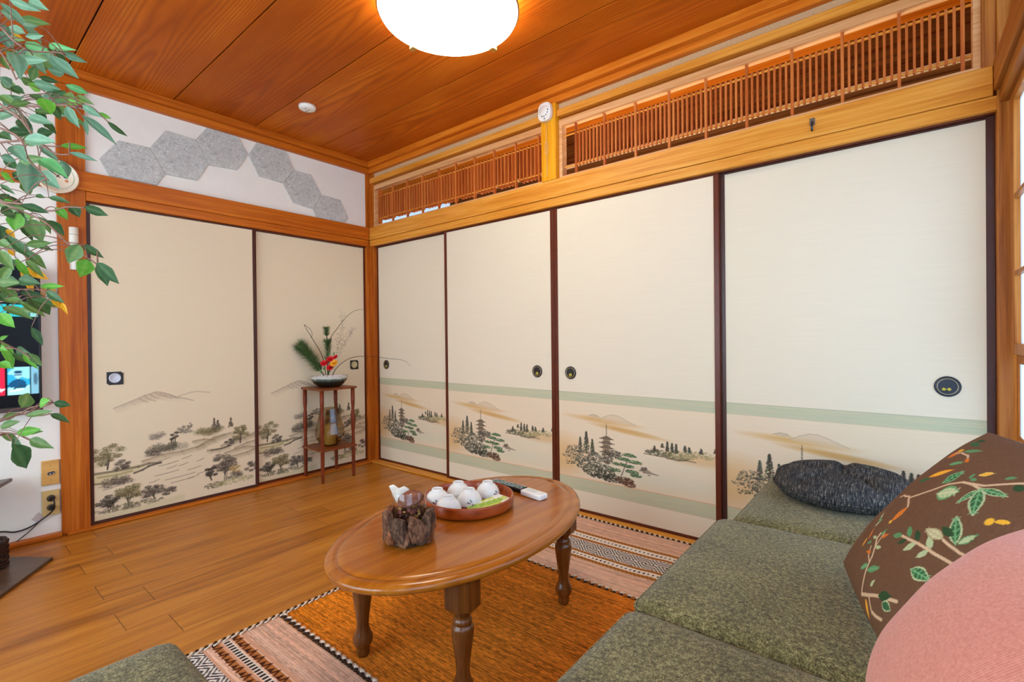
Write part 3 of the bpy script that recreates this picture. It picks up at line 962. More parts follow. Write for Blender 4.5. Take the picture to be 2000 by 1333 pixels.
def round_cushion(c, r, h):
    mb = MB(); mb.smooth = True
    nr, na = 30, 96; vs = []; fs = []

    def top(rr, t):
        q = rr
        z = (1 - max(0, (q - .0)) ** 6) ** .5                      # plump edge
        dimple = math.exp(-(q / .16) ** 2) * .42
        ring = math.exp(-((q - .50) / .05) ** 2) * .0
        tuft = 0
        for k in range(5):
            a = k * 2 * PI / 5 + .35
            dx = q * math.cos(t) - .42 * math.cos(a); dy = q * math.sin(t) - .42 * math.sin(a)
            tuft += math.exp(-(dx * dx + dy * dy) / .012) * .62
            ang = abs(((t - a + PI) % (2 * PI)) - PI)
            tuft += math.exp(-(ang / .10) ** 2) * (max(0, min(1, (q - .42) / .1))) * max(0, 1 - q) ** .5 * .62
            tuft += math.exp(-(ang / .14) ** 2) * (1 if q < .42 else 0) * .30 * (q / .42)
        return max(.08, z - dimple - ring - tuft)
    for i in range(nr + 1):
        q = (i / nr) ** .8
        for k in range(na):
            t = 2 * PI * k / na
            z = h * .45 + h * .55 * (top(q, t) if q < .999 else 0)
            vs.append((c[0] + r * q * math.cos(t), c[1] + r * q * math.sin(t), c[2] + z))
    for i in range(nr):
        for k in range(na):
            a = i * na + k; b = i * na + (k + 1) % na
            fs.append((a, a + na, b + na, b))
    o = len(vs)
    for i in range(1, 9):
        a_ = i / 8 * PI / 2
        for k in range(na):
            t = 2 * PI * k / na
            q = .80 + .20 * math.cos(a_)
            vs.append((c[0] + r * q * math.cos(t), c[1] + r * q * math.sin(t), c[2] + h * .45 * (1 - math.sin(a_))))
    for i in range(8):
        b0 = nr * na if i == 0 else o + (i - 1) * na; b1 = o + i * na
        for k in range(na):
            fs.append((b0 + k, b1 + k, b1 + (k + 1) % na, b0 + (k + 1) % na))
    fs.append(tuple(o + 7 * na + k for k in range(na)))
    mb.add(vs, fs, True)
    return mb


rc = thing('seat_cushion_round', (3.262, -.33, .433), 'round charcoal tufted seat cushion lying on the far end of the sofa', 'cushion')
rc.name = 'round_cushion'
round_cushion((3.262, -.33, .4335), .210, .098).build('cushion_cover', M_NAVY, rc)
pts = [(3.262 + .2125 * math.cos(t), -.33 + .2125 * math.sin(t), .4335 + .0345) for t in np.linspace(0, 2 * PI, 80)]
MB().tube(pts, .0035, 6).build('piping', M_NAVY, rc)

# ------------------------------------------------------------------ pillows


def pillow_maps(T, R_, M, L_, th, pinch=.05):
    """T,R_ top edge; L_,M bottom edge. returns mapping (u along T->R, v along L->T)"""
    T, R_, M, L_ = map(lambda p: np.array(p, float), (T, R_, M, L_))
    n = np.cross(M - L_, T - L_); n /= np.linalg.norm(n)
    C = (T + R_ + M + L_) / 4
    if np.dot(n, np.array(CAM_LOC) - C) < 0: n = -n

    def fn(side):
        def g(X, Y):
            u = X; v = Y
            uu = 2 * u - 1; vv = 2 * v - 1
            # concave edges
            pu = uu * (1 - pinch * (1 - vv ** 2) * np.abs(uu) ** 3); pv = vv * (1 - pinch * (1 - uu ** 2) * np.abs(vv) ** 3)
            a = (pu + 1) / 2; b = (pv + 1) / 2
            P = (L_[None, None] * ((1 - a) * (1 - b))[..., None] + M[None, None] * (a * (1 - b))[..., None] + T[None, None] * ((1 - a) * b)[..., None] + R_[None, None] * (a * b)[..., None])
            hgt = th * (np.clip(1 - np.abs(uu) ** 2.4, 0, 1) ** .55) * (np.clip(1 - np.abs(vv) ** 2.4, 0, 1) ** .55)
            wr = 1 + .03 * np.sin(uu * 9 + vv * 4) * (np.abs(vv) ** 3) + .03 * np.sin(vv * 11) * np.abs(uu) ** 3
            P = P + n[None, None] * (hgt * wr * side)[..., None]
            return P[..., 0], P[..., 1], P[..., 2]
        return g
    return fn


def leafp(c, x, y, ang, l, w, col, edge=None, vein=None):
    """leaf drawn as a pointed oval"""
    def outline(l, w):
        pts = []
        for k in range(13):
            t = k / 12; pts.append((t * l, w * math.sin(PI * t ** .85) * .5))
        for k in range(11, 0, -1):
            t = k / 12; pts.append((t * l, -w * math.sin(PI * t ** .85) * .5))
        return [(x + a * math.cos(ang) - b * math.sin(ang), y + a * math.sin(ang) + b * math.cos(ang)) for a, b in pts]
    if edge:
        c.poly(outline(l, w), edge); pts = outline(l * .88, w * .72)
        c.poly([(a + l * .05 * math.cos(ang), b + l * .05 * math.sin(ang)) for a, b in pts], col)
    else: c.poly(outline(l, w), col)
    if vein:
        c.line([(x, y), (x + l * .9 * math.cos(ang), y + l * .9 * math.sin(ang))], .006, vein, .9)
        for k in range(1, 5):
            q = k / 5 * l
            for s in (-1, 1):
                c.line([(x + q * math.cos(ang), y + q * math.sin(ang)), (x + (q + l * .1) * math.cos(ang) - s * w * .28 * math.sin(ang), y + (q + l * .1) * math.sin(ang) + s * w * .28 * math.cos(ang))], .005, vein, .8)


def floral():
    g = np.linspace(0, 1, 260)
    c = Canvas(g, g, (112, 82, 60))
    G1, G2, PALE, STEM, OR, YE, DG = (96, 150, 100), (60, 104, 66), (206, 206, 160), (216, 186, 150), (222, 120, 40), (240, 184, 60), (54, 82, 52)
    def seg(*p, w=.011, col=STEM): c.line(list(p), w, col, 1, soft=.4)

    def lf(a, b, w, col, edge=None, vein=None):
        leafp(c, a[0], a[1], math.atan2(b[1] - a[1], b[0] - a[0]), math.hypot(b[0] - a[0], b[1] - a[1]), w, col, edge, vein)
    EL, EP = (120, 176, 124), (182, 198, 150)
    rng = random.Random(8)
    for k in range(900):
        x, y = rng.random(), rng.random(); c.line([(x, y), (x + rng.uniform(-.01, .02), y + rng.uniform(-.03, .0))], .006, (132, 98, 72) if k % 2 else (94, 66, 46), .30)
    # main stem across the upper part, with curled end
    seg((.342, .519), (.388, .558), (.446, .616), (.492, .674), (.55, .716), (.604, .732), (.66, .75), (.759, .828), (.85, .88))
    seg((.55, .716), (.60, .728), (.666, .732), w=.012)
    seg((.237, .492), (.262, .512), (.288, .512), (.33, .525), (.353, .512), (.385, .50), (.411, .485))
    lf((.412, .484), (.400, .378), .036, OR, (240, 150, 60)); c.blob(.398, .380, .012, .010, YE)
    # feathered leaves
    lf((.450, .664), (.475, .762), .060, G2, EL, (126, 186, 130)); lf((.31, .752), (.385, .792), .030, G1, None, EL)
    lf((.290, .650), (.405, .745), .040, YE, OR); lf((.250, .60), (.330, .66), .026, G2); lf((.200, .775), (.215, .840), .045, OR, (240, 140, 50)); c.blob(.207, .838, .02, .012, YE)
    seg((.21, .813), (.25, .83), (.288, .828), (.33, .83), (.365, .818), w=.009); lf((.36, .815), (.41, .80), .018, OR)
    lf((.145, .900), (.276, .893), .028, G2); lf((.240, .840), (.365, .878), .026, G1); c.blob(.19, .925, .03, .012, DG)
    # pale round leaf
    lf((.498, .612), (.600, .676), .088, (176, 200, 146), (110, 158, 104), (222, 216, 178))
    # three-part leaf
    for e, w_ in (((.652, .628), .034), ((.772, .625), .062), ((.790, .762), .036)): lf((.666, .732), e, w_, G2, EP, (126, 186, 130))
    # small ones at the right and top
    lf((.570, .776), (.618, .815), .026, YE, (250, 214, 120)); lf((.552, .742), (.542, .775), .020, G1); lf((.56, .745), (.60, .752), .018, G1); lf((.685, .815), (.72, .842), .020, G1)
    c.blob(.778, .809, .022, .016, DG, 1, .2); c.blob(.834, .648, .014, .018, YE, 1, .3); lf((.845, .660), (.885, .690), .022, YE)
    # left sprig of chips and pods
    lf((.288, .303), (.296, .358), .016, EP); lf((.285, .335), (.232, .384), .016, EP); lf((.305, .335), (.25, .36), .014, G1)
    lf((.315, .187), (.306, .246), .018, YE, OR); lf((.33, .24), (.30, .30), .014, OR)
    # branch in the middle
    seg((.573, .380), (.63, .392), (.689, .407), (.74, .416), (.79, .424), (.90, .45), w=.013)
    for a, b, w_, col in (((.572, .380), (.510, .352), .030, G1), ((.620, .402), (.556, .432), .030, G1), ((.680, .414), (.614, .447), .030, DG), ((.682, .402), (.652, .340), .034, EP), ((.762, .428), (.700, .459), .032, EP), ((.62, .385), (.585, .340), .026, DG), ((.76, .415), (.74, .36), .028, EP)):
        lf(a, b, w_, col)
    lf((.766, .490), (.650, .472), .050, PALE, (176, 160, 120), (190, 180, 140))
    seg((.77, .487), (.80, .487), (.85, .49), (.95, .51), w=.012); lf((.822, .504), (.714, .594), .056, G2, EP, (126, 186, 130)); lf((.826, .510), (.850, .588), .030, EP, G1)
    lf((.785, .520), (.710, .524), .036, DG)
    # lower left twig
    seg((.539, .056), (.52, .10), (.500, .141), (.481, .210), (.45, .25), (.411, .280), (.405, .31), w=.012); seg((.45, .25), (.44, .30), (.434, .326), w=.008); seg((.49, .18), (.44, .20), (.41, .235), w=.008)
    for a, b, w_, col in (((.405, .28), (.36, .27), .018, EP), ((.415, .30), (.43, .35), .018, G1), ((.45, .25), (.505, .270), .020, EP), ((.44, .30), (.475, .34), .020, OR), ((.39, .25), (.35, .225), .018, G1), ((.49, .17), (.435, .125), .028, G1), ((.505, .15), (.60, .21), .034, G1), ((.45, .215), (.40, .20), .016, OR)):
        lf(a, b, w_, col, None, EL if w_ > .025 else None)
    seg((.539, .056), (.62, .09), (.708, .133), (.76, .155), (.813, .183), w=.014); seg((.62, .09), (.66, .07), (.70, .055), w=.009)
    lf((.70, .13), (.778, .178), .040, DG); lf((.745, .128), (.815, .138), .040, G2, EP); lf((.59, .065), (.675, .020), .026, YE, OR); seg((.701, .06), (.74, .065), (.79, .08), w=.012)
    lf((.765, .315), (.862, .340), .060, G2, EP, (126, 186, 130)); lf((.60, .12), (.62, .16), .022, EP)
    return c


M_FLORAL = attr_mat('floral_pillow_fabric', .95, .1, 1, (260, 260, 260), .16, .4)
M_SLATE = plain('slate_blue_fabric', rgb(110, 112, 122), .95, .1, .1, 200)
PT, PR, PM, PL = (3.574, -.917, .791), (3.684, -1.332, .789), (3.428, -1.399, .458), (3.318, -.983, .460)
fc = thing('floral_pillow', (3.48, -1.03, .44), 'brown square cushion with embroidered leaves and chillies leaning by the window', 'cushion')
pf = pillow_maps(PT, PR, PM, PL, .066, -.02)
fcan = floral()
fcan.mesh('pillow_front', pf(1), M_FLORAL, fc)
Canvas(np.linspace(0, 1, 60), np.linspace(0, 1, 60), (120, 120, 130)).mesh('pillow_back', pf(-1), M_SLATE, fc)

M_PINK = NT('salmon_corduroy')
_v = M_PINK.coord('Object')
_s = M_PINK.n('ShaderNodeTexWave', {'Vector': M_PINK.mapping(_v, (1, 1, 1), rot=(0, 0, 0)), 'Scale': 120.0, 'Distortion': .4}, wave_type='BANDS', bands_direction='Y').outputs[0]
_n = M_PINK.noise(_v, 260, 2, .5)
_col = M_PINK.ramp(M_PINK.math('ADD', M_PINK.math('MULTIPLY', _s, .22), M_PINK.math('MULTIPLY', _n, .78)), [(.25, rgb(200, 124, 104)), (.7, rgb(228, 156, 136))])
M_PINK.bump(_s, .2, .001)
M_PINK = M_PINK.fin(_col, .95, .1, **{'Sheen Weight': .2})
pk = thing('salmon_pillow', (3.5, -1.55, .44), 'salmon pink ribbed cushion in the lower right foreground', 'cushion')
pp = pillow_maps((3.578, -1.385, .735), (3.645, -1.79, .735), (3.45, -1.83, .45), (3.395, -1.425, .455), .085, .0)
Canvas(np.linspace(0, 1, 60), np.linspace(0, 1, 60), (200, 130, 110)).mesh('pillow_front', pp(1), M_PINK, pk)
Canvas(np.linspace(0, 1, 60), np.linspace(0, 1, 60), (200, 130, 110)).mesh('pillow_back', pp(-1), M_PINK, pk)

# ------------------------------------------------------------------ rug
def paint_rug():
    rng = random.Random(2); nr = np.random.RandomState(3)
    x0, x1 = 1.672, 2.94; yA, yB = -.058, -2.28
    xs = np.arange(x0, x1, .0034); ys = np.arange(yB, yA, .0030)
    c = Canvas(xs, ys, (218, 172, 144))
    ny, nx = len(ys), len(xs)
    # pink ground: fine weft lines running across the width
    lines = nr.uniform(-.10, .12, (ny, 1)); ln2 = np.repeat(nr.uniform(-.09, .09, (ny, nx // 6 + 1)), 6, 1)[:, :nx]
    c.img *= (1 + lines + ln2)[..., None]
    light = nr.rand(ny, 1) > .78
    c.img = np.where(light[..., None], c.img * .6 + np.array((236, 208, 182)) / 255 * .4, c.img)
    # orange centre
    j0 = np.searchsorted(ys, -1.545); j1 = np.searchsorted(ys, -.672)
    base = np.array((214, 124, 30)) / 255.
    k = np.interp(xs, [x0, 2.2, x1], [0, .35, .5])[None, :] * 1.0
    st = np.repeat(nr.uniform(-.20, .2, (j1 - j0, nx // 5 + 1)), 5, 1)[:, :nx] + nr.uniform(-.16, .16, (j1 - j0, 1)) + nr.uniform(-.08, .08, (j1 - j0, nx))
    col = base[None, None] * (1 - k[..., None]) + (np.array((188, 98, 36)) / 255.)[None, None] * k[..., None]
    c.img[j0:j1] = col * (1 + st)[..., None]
    DK, CR, OC = (52, 40, 36), (236, 222, 206), (196, 116, 44)

    def rect(a, b, col_): c.poly([(x0 - .01, min(a, b)), (x1 + .01, min(a, b)), (x1 + .01, max(a, b)), (x0 - .01, max(a, b))], col_)

    def zig(y, h, col_, bg=None, wl=.018, lw=.006):
        if bg: rect(y - h, y + h, bg)
        pts = []; x = x0 - .01; s = 1
        while x < x1 + .02: pts.append((x, y + s * h * .7)); x += wl / 2; s = -s
        c.line(pts, lw, col_, 1, soft=.3)

    def dots(y, h, bg, fg, step, wd, hh):
        rect(y - h, y + h, bg); x = x0
        while x < x1:
            c.poly([(x, y - hh), (x + wd, y - hh), (x + wd, y + hh), (x, y + hh)], fg); x += step

    def diamonds(ya, yb, n=2.8, step=.092):
        rect(ya, yb, CR)
        i0, i1, j0, j1 = c.win(x0 - 1, x1 + 1, min(ya, yb), max(ya, yb))
        X, Y = np.meshgrid(xs[i0:i1], ys[j0:j1]); ym = (ya + yb) / 2; hh = abs(ya - yb) / 2
        d = np.abs(((X - x0) / step) % 1 - .5) * 2 + np.abs(Y - ym) / hh
        m = ((d * n) % 1) < .5
        c.mix((i0, i1, j0, j1), m.astype(float), (58, 58, 66))

    def braid(y, w=.012):
        x = x0; k = 0; rect(y - w, y + w, OC)
        while x < x1:
            c.blob(x, y + w * .35, .009, w * .7, CR, 1, .3, .5); c.blob(x + .012, y - w * .35, .009, w * .7, DK, 1, .3, .5)
            x += .032; k += 1
    # far patterned band
    zig(-.240, .010, (142, 84, 22), (196, 132, 70)); dots(-.274, .020, CR, DK, .020, .008, .006); zig(-.308, .009, (142, 84, 22), (196, 132, 70))
    diamonds(-.322, -.424); zig(-.436, .009, (142, 84, 22), (196, 132, 70)); dots(-.462, .016, CR, DK, .020, .008, .006); zig(-.492, .010, (142, 84, 22), (196, 132, 70))
    # near patterned band
    for a in (-1.690, -1.712, -1.758, -1.806): rect(a - .005, a + .005, (214, 160, 128))

    def tri(ya, yb):
        rect(ya, yb, (182, 112, 58)); x = x0; s = abs(ya - yb)
        lo, hi = min(ya, yb), max(ya, yb)
        while x < x1:
            c.poly([(x, lo), (x + .022, lo), (x + .011, hi)], (74, 36, 20)); c.line([(x + .024, lo), (x + .034, hi), (x + .044, lo)], .007, (74, 36, 20)); x += .052
    tri(-1.700, -1.722); dots(-1.740, .010, CR, DK, .017, .008, .009); tri(-1.762, -1.784)
    diamonds(-1.81, -1.885, 2.2, .075)
    tri(-1.90, -1.922); dots(-1.940, .010, CR, DK, .017, .008, .009); tri(-1.958, -1.98)
    for y in (-1.552, -.664): braid(y)
    # dark ends
    c.line([(x0, yA - .004), (x1, yA - .004)], .008, DK, .5)
    return c


def rug_z(X, Y):
    z = .0075 + .0012 * np.sin(X * 9 + 1) * np.sin(Y * 7) + .004 * np.exp(-((X - 2.62) / .05) ** 2) * np.exp(-((Y + .38) / .12) ** 2)
    return X + .0015 * np.sin(Y * 12), Y + .002 * np.sin(X * 10) + .006 * np.exp(-((X - 2.62) / .06) ** 2) * np.exp(-((Y + .38) / .2) ** 2), z


M_RUG = attr_mat('kilim_weave', .95, .08, 1, (90, 620, 300), .16, .5)
rug = thing('rug', (2.3, -1.17, 0), 'flat-woven rug with an orange middle and patterned pink end bands under the coffee table', 'rug')
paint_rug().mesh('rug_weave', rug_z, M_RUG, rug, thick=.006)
FR_D = plain('dark_yarn', rgb(62, 44, 34), .9, .1); FR_C = plain('cream_yarn', rgb(226, 204, 180), .9, .1, .08, 300)
ya = -.06; cre = MB(); drk = MB(); k = 0
while ya > -2.28:
    m = cre if k % 2 else drk
    m.tube([(1.668, ya, .006), (1.6665, ya - .009, .0105), (1.673, ya - .018, .007)], .0052, 7)
    if k % 2 == 0: cre.tube([(1.676, ya - .002, .008), (1.680, ya - .010, .0115), (1.676, ya - .018, .008)], .0035, 6)
    ya -= .0135; k += 1
xx = 1.68; k = 0
while xx < 2.92:
    m = cre if k % 2 else drk
    m.tube([(xx, -.055, .007), (xx + .007, -.0555, .0105), (xx + .014, -.058, .007)], .0044, 7)
    xx += .0135; k += 1
cre.build('cream_edging', FR_C, rug); drk.build('dark_edging', FR_D, rug)
# raised plaited joins between the panels
for (yy) in (-1.552, -.664):
    a_ = MB(); b_ = MB(); xx = 1.69
    while xx < 2.93:
        a_.ball((xx, yy + .004, .0115), .0095, .0075, .0045, 10, 6); b_.ball((xx + .010, yy - .005, .0110), .0095, .0080, .0045, 10, 6); xx += .032
    a_.build('cream_plait', FR_C, rug); b_.build('dark_plait', FR_D if yy < -1 else plain('ochre_yarn', rgb(176, 104, 44), .9, .1), rug)

# ------------------------------------------------------------------ coffee table
TC = (2.27, -1.18); TV = (.11, -.994); TU = (.994, .11)


def tloc(u, v): return (TC[0] + TU[0] * u + TV[0] * v, TC[1] + TU[1] * u + TV[1] * v)


tb = thing('coffee_table', (TC[0], TC[1], 0), 'low oval wooden coffee table with four turned legs on the rug', 'table')
A_, B_ = .535, .330
prof = [(.16, .368), (.030, .368), (.012, .370), (.003, .376), (0, .384), (.004, .392), (.012, .3965), (.022, .3985), (.032, .3990), (.0345, .3965), (.0365, .3965), (.039, .4000), (.060, .4000)]
mb = MB(); mb.smooth = True; n = 128; vs = []; fs = []
for (o_, z) in prof:
    for k in range(n):
        t = 2 * PI * k / n
        u = (B_ - o_) * math.cos(t); v = (A_ - o_) * math.sin(t)
        x, y = tloc(u, v); vs.append((x, y, z))
for i in range(len(prof) - 1):
    for k in range(n):
        a = i * n + k; b = i * n + (k + 1) % n; fs.append((a, b, b + n, a + n))
fs.append(tuple((len(prof) - 1) * n + k for k in range(n))); fs.append(tuple(range(n))[::-1])
mb.add(vs, fs, True).build('tabletop', W_TABLE, tb)
LEGP = [(.0180, 0), (.0206, .006), (.0212, .022), (.0205, .028), (.0250, .032), (.0300, .042), (.0312, .052), (.0285, .064), (.0235, .074), (.0195, .088), (.0186, .100), (.0205, .122), (.0247, .153), (.0288, .182), (.0312, .204), (.0312, .214), (.0285, .222), (.0240, .225), (.0240, .228), (.0265, .231), (.0262, .237), (.0240, .240), (.0212, .246), (.0212, .250), (.0245, .257)]
for (u, v) in ((.202, -.300), (-.202, -.300), (.202, .300), (-.202, .300)):
    x, y = tloc(u, v)
    lg = MB().lathe([(r, h + .0112) for r, h in LEGP], (x, y, 0), 32)
    e = .044
    pts = []
    for (p, q) in ((e, e * .55), (e * .55, e), (-e * .55, e), (-e, e * .55), (-e, -e * .55), (-e * .55, -e), (e * .55, -e), (e, -e * .55)):
        pts.append((p, q))
    b_ = [(x + TU[0] * p * .5 + TV[0] * q * .5, y + TU[1] * p * .5 + TV[1] * q * .5, .262) for p, q in pts]
    c_ = [(x + TU[0] * p + TV[0] * q, y + TU[1] * p + TV[1] * q, .288) for p, q in pts]
    d_ = [(x + TU[0] * p + TV[0] * q, y + TU[1] * p + TV[1] * q, .3675) for p, q in pts]
    fs = [tuple(range(8))[::-1], tuple(range(16, 24))]
    for r_ in (0, 8):
        fs += [(r_ + i, r_ + (i + 1) % 8, r_ + 8 + (i + 1) % 8, r_ + 8 + i) for i in range(8)]
    lg.add(b_ + c_ + d_, fs, False)
    lg.build('leg', W_TABLED, tb)
for (a, b) in (((.175, -.27), (.175, .27)), ((-.175, -.27), (-.175, .27)), ((-.17, -.275), (.17, -.275)), ((-.17, .275), (.17, .275))):
    p, q = tloc(*a), tloc(*b)
    P, Q = Vector((*p, .346)), Vector((*q, .346))
    d = (Q - P) / 2; nrm = Vector((-d.y, d.x, 0)).normalized() * .010
    MB().obox((P + Q) / 2, d, nrm, (0, 0, .0215)).build('apron_rail', W_TABLED, tb, bevel=.002)

# ------------------------------------------------------------------ tray, cups, tea packets, remotes
TRC = (2.203, -1.122)
tr = thing('round_tray', (*TRC, .4005), 'round reddish wooden tray with a raised rim on the coffee table', 'tray')
MB().lathe([(.150, .4005), (.160, .404), (.163, .412), (.164, .438), (.1625, .442), (.159, .443), (.1565, .441), (.155, .420), (.150, .4095), (.10, .4080), (.001, .4080)], (*TRC, 0), 72, cap=False).build('tray_body', W_TRAY, tr)
CER = plain('white_porcelain', rgb(228, 225, 216), .25, .5, **{'Coat Weight': .2})
BLUEG = plain('blue_glaze', rgb(120, 140, 176), .3, .5); PINKG = plain('pink_glaze', rgb(190, 130, 150), .35, .5); GREENG = plain('green_glaze', rgb(96, 112, 92), .35, .5)


def cup(name, x, y, rot, label):
    z0 = .4085
    o = thing(name, (x, y, z0), label, 'cup', 'porcelain cups upside down in the tray')
    R_ = .0450
    MB().lathe([(R_ - .002, 0), (R_, .0006), (R_ + .001, .008), (R_ - .001, .020), (R_ - .008, .034), (R_ - .017, .044), (R_ - .024, .0485), (.0205, .0495), (.0200, .0555), (.0185, .0560), (.0170, .0545), (.0165, .0515), (.001, .0515)], (x, y, z0), 40, cap=False).build('bowl', CER, o)
    MB().lathe([(.0130, .0), (.0115, .0006), (.010, .0)], (x, y, z0 + .0517), 20, cap=False).build('base_mark', BLUEG, o)
    # painted sprig on the side
    rr = random.Random(int(x * 1e4))
    for (dz, da, mt, s) in ((.016, .0, PINKG, .0035), (.022, .12, BLUEG, .003), (.013, .2, PINKG, .003), (.018, -.14, GREENG, .0035), (.026, .05, GREENG, .0025)):
        a = rot + da
        pr = R_ + .0006 - max(0, dz - .012) * .22
        MB().ball((x + pr * math.cos(a), y + pr * math.sin(a), z0 + dz), s, s, s * .9, 8, 6).build('painted_flower' if mt is not GREENG else 'painted_leaf', mt, o)
    return o


cup('tea_cup', 2.118, -1.196, -.9, 'white cup upside down, leftmost in the tray')
cup('tea_cup', 2.121, -1.092, -.6, 'white cup upside down, at the back left of the tray')
cup('tea_cup', 2.212, -1.127, -.75, 'white cup upside down with pink flowers, in the middle of the tray')
cup('tea_cup', 2.206, -1.021, -.1, 'white cup upside down, standing apart at the back right of the tray')
cup('tea_cup', 2.211, -1.230, -.7, 'white cup upside down, nearest the front rim of the tray')
# tea packets, fanned in a row
PK_Y = plain('yellow_green_packet', rgb(200, 214, 90), .4, .5, .1, 60); PK_G = plain('green_packet_print', rgb(150, 190, 60), .4, .5, .1, 80); PK_W = plain('pale_packet', rgb(236, 236, 222), .4, .5)
PK_T = plain('packet_dark_print', rgb(70, 90, 60), .5, .3)
pl = [((2.272, -1.158), 'tea packet with dark writing, frontmost of the row in the tray'), ((2.281, -1.131), 'yellow-green tea packet, second of the row beside the cups'), ((2.288, -1.106), 'yellow-green tea packet, third of the row beside the cups'),
      ((2.293, -1.082), 'yellow-green tea packet, fourth of the row in the tray'), ((2.296, -1.060), 'pale tea packet, fifth of the row in the tray'), ((2.297, -1.040), 'whitish tea packet, last of the row at the right rim of the tray')]
for i, ((x, y), lab) in enumerate(pl):
    o = thing('tea_packet', (x, y, .4085), lab, 'packet', 'tea packets fanned in the tray')
    a = -.62 + .10 * i
    ux, uy = math.cos(a), math.sin(a)
    ax = Vector((ux, uy, 0)) * .036; ay = Vector((-uy, ux, .22)).normalized() * .020
    cz = .4165 + .0006 * i
    nz = ax.cross(ay).normalized() * .0012
    c0 = Vector((x - .012, y, cz))
    MB().obox(c0, ax, ay, nz).build('packet', PK_Y if i < 4 else PK_W, o, bevel=.0006, seg=1)
    up = nz * 1.25 if nz.z > 0 else -nz * 1.25
    MB().obox(c0 + ax * .25 + up, ax * .40, ay * .85, nz * .1).build('printed_band', PK_G if i < 5 else PK_Y, o)
    if i == 0:
        mb = MB()
        for k in range(5): mb.obox(c0 - ax * (.75 - k * .17) + up + ay * (.25 if k % 2 else -.1), ax * .05, ay * .35, nz * .12)
        mb.build('printed_characters', PK_T, o)
    else:
        MB().obox(c0 - ax * .45 + up, ax * .12, ay * .8, nz * .1).build('white_stripe', PK_W, o)

# white remote and the dark one lying behind the tray
rw = thing('remote_control', (2.337, -.905, .4005), 'white slim remote control lying on the table right of the tray', 'remote control')
a0 = Vector((2.287, -.899, 0)); a1 = Vector((2.389, -.913, 0)); d = (a1 - a0).normalized(); nn = Vector((-d.y, d.x, 0))
cc = (a0 + a1) / 2; cc.z = .4115
MB().obox(cc, d * .052, nn * .0235, (0, 0, .0108)).build('remote_body', WHITE_P, rw, bevel=.006, seg=4)
MB().obox(cc + Vector((0, 0, .0108)) - d * .012, d * .026, nn * .012, (0, 0, .0004)).build('display', plain('pale_display', rgb(206, 214, 206), .3), rw)
rb = thing('remote_control', (2.20, -.88, .4005), 'black remote control with rows of small green and grey keys behind the tray', 'remote control')
a0 = Vector((2.100, -.872, 0)); a1 = Vector((2.275, -.884, 0)); d = (a1 - a0).normalized(); nn = Vector((-d.y, d.x, 0)); cc = (a0 + a1) / 2; cc.z = .4085
MB().obox(cc, d * .0875, nn * .021, (0, 0, .0078)).build('remote_body', BLACK_P, rb, bevel=.003, seg=2)
g = MB().col(rgb(30, 32, 36)).obox(cc + Vector((0, 0, .0081)), d * .083, nn * .019, (0, 0, .0004))
for i in range(13):
    for j in range(4):
        g.col(rgb(60, 150, 80) if (i * 7 + j * 3) % 5 == 0 else rgb(170, 174, 180)).obox(cc + d * (-.078 + i * .013) + nn * (-.0145 + j * .0097) + Vector((0, 0, .0082)), d * .0042, nn * .003, (0, 0, .0012))
g.build('keypad', attr_mat('remote_keys', .5, .4), rb)

# ------------------------------------------------------------------ driftwood candle holder with glass
HC = (2.272, -1.447)
dh = thing('driftwood_holder', (*HC, .4005), 'rough driftwood chunks set in a ring as a glass holder on the table', 'holder')
WDR = []
for k, (a, b, c_) in enumerate((((56, 34, 20), (108, 72, 50), (158, 118, 88)), ((40, 26, 18), (82, 58, 42), (132, 100, 76)), ((74, 40, 20), (128, 76, 44), (176, 118, 78)))):
    m = NT('driftwood_%s' % 'abc'[k]); v = m.coord('Object')
    f = m.math('ADD', m.math('MULTIPLY', m.noise(m.mapping(v, (1, 1, .45)), 62, 5, .7, .8), .7), m.math('MULTIPLY', m.noise(m.mapping(v, (1, 1, .3)), 240, 3, .6), .3))
    m.bump(f, .9, .004)
    WDR.append(m.fin(m.ramp(f, [(.38, rgb(*a)), (.5, rgb(*b)), (.64, rgb(*c_))]), .85, .25))
rng = random.Random(9)


def chunk(c, ang, tilt, w_, h_, d_, r=rng):
    """irregular split piece of wood standing tangentially round the ring"""
    mb = MB()
    t = Vector((-math.sin(ang), math.cos(ang), 0)); o_ = Vector((math.cos(ang), math.sin(ang), 0)); up = Vector((0, 0, 1))
    up2 = (up * math.cos(tilt) + t * math.sin(tilt)); t2 = (t * math.cos(tilt) - up * math.sin(tilt))
    pr = [(-.30, -.5), (.34, -.46), (.52, -.12), (.46, .22), (.30, .5), (-.10, .48), (-.46, .30), (-.50, -.15)]
    sg = r.choice((-1, 1)); pr = [(a * sg + r.uniform(-.11, .11), b + r.uniform(-.08, .06)) for a, b in pr]
    pr = pr if sg > 0 else pr[::-1]
    front = [c + t2 * (a * w_ * .82) + up2 * (b * h_ * .9) + o_ * (d_ * .5 + r.uniform(-.002, .003)) for a, b in pr]
    mid = [c + t2 * (a * w_) + up2 * (b * h_) + o_ * (d_ * .15) for a, b in pr]
    back = [c + t2 * (a * w_ * .9) + up2 * (b * h_ * .95) - o_ * (d_ * .5) for a, b in pr]
    vs = [tuple(p) for p in front + mid + back]
    vs = [(x, y, max(z, .4012)) for x, y, z in vs]
    fs = [tuple(range(8)), tuple(range(16, 24))[::-1]]
    for q in (0, 8): fs += [(q + i, q + 8 + i, q + 8 + (i + 1) % 8, q + (i + 1) % 8) for i in range(8)]
    return mb.add(vs, fs, False)


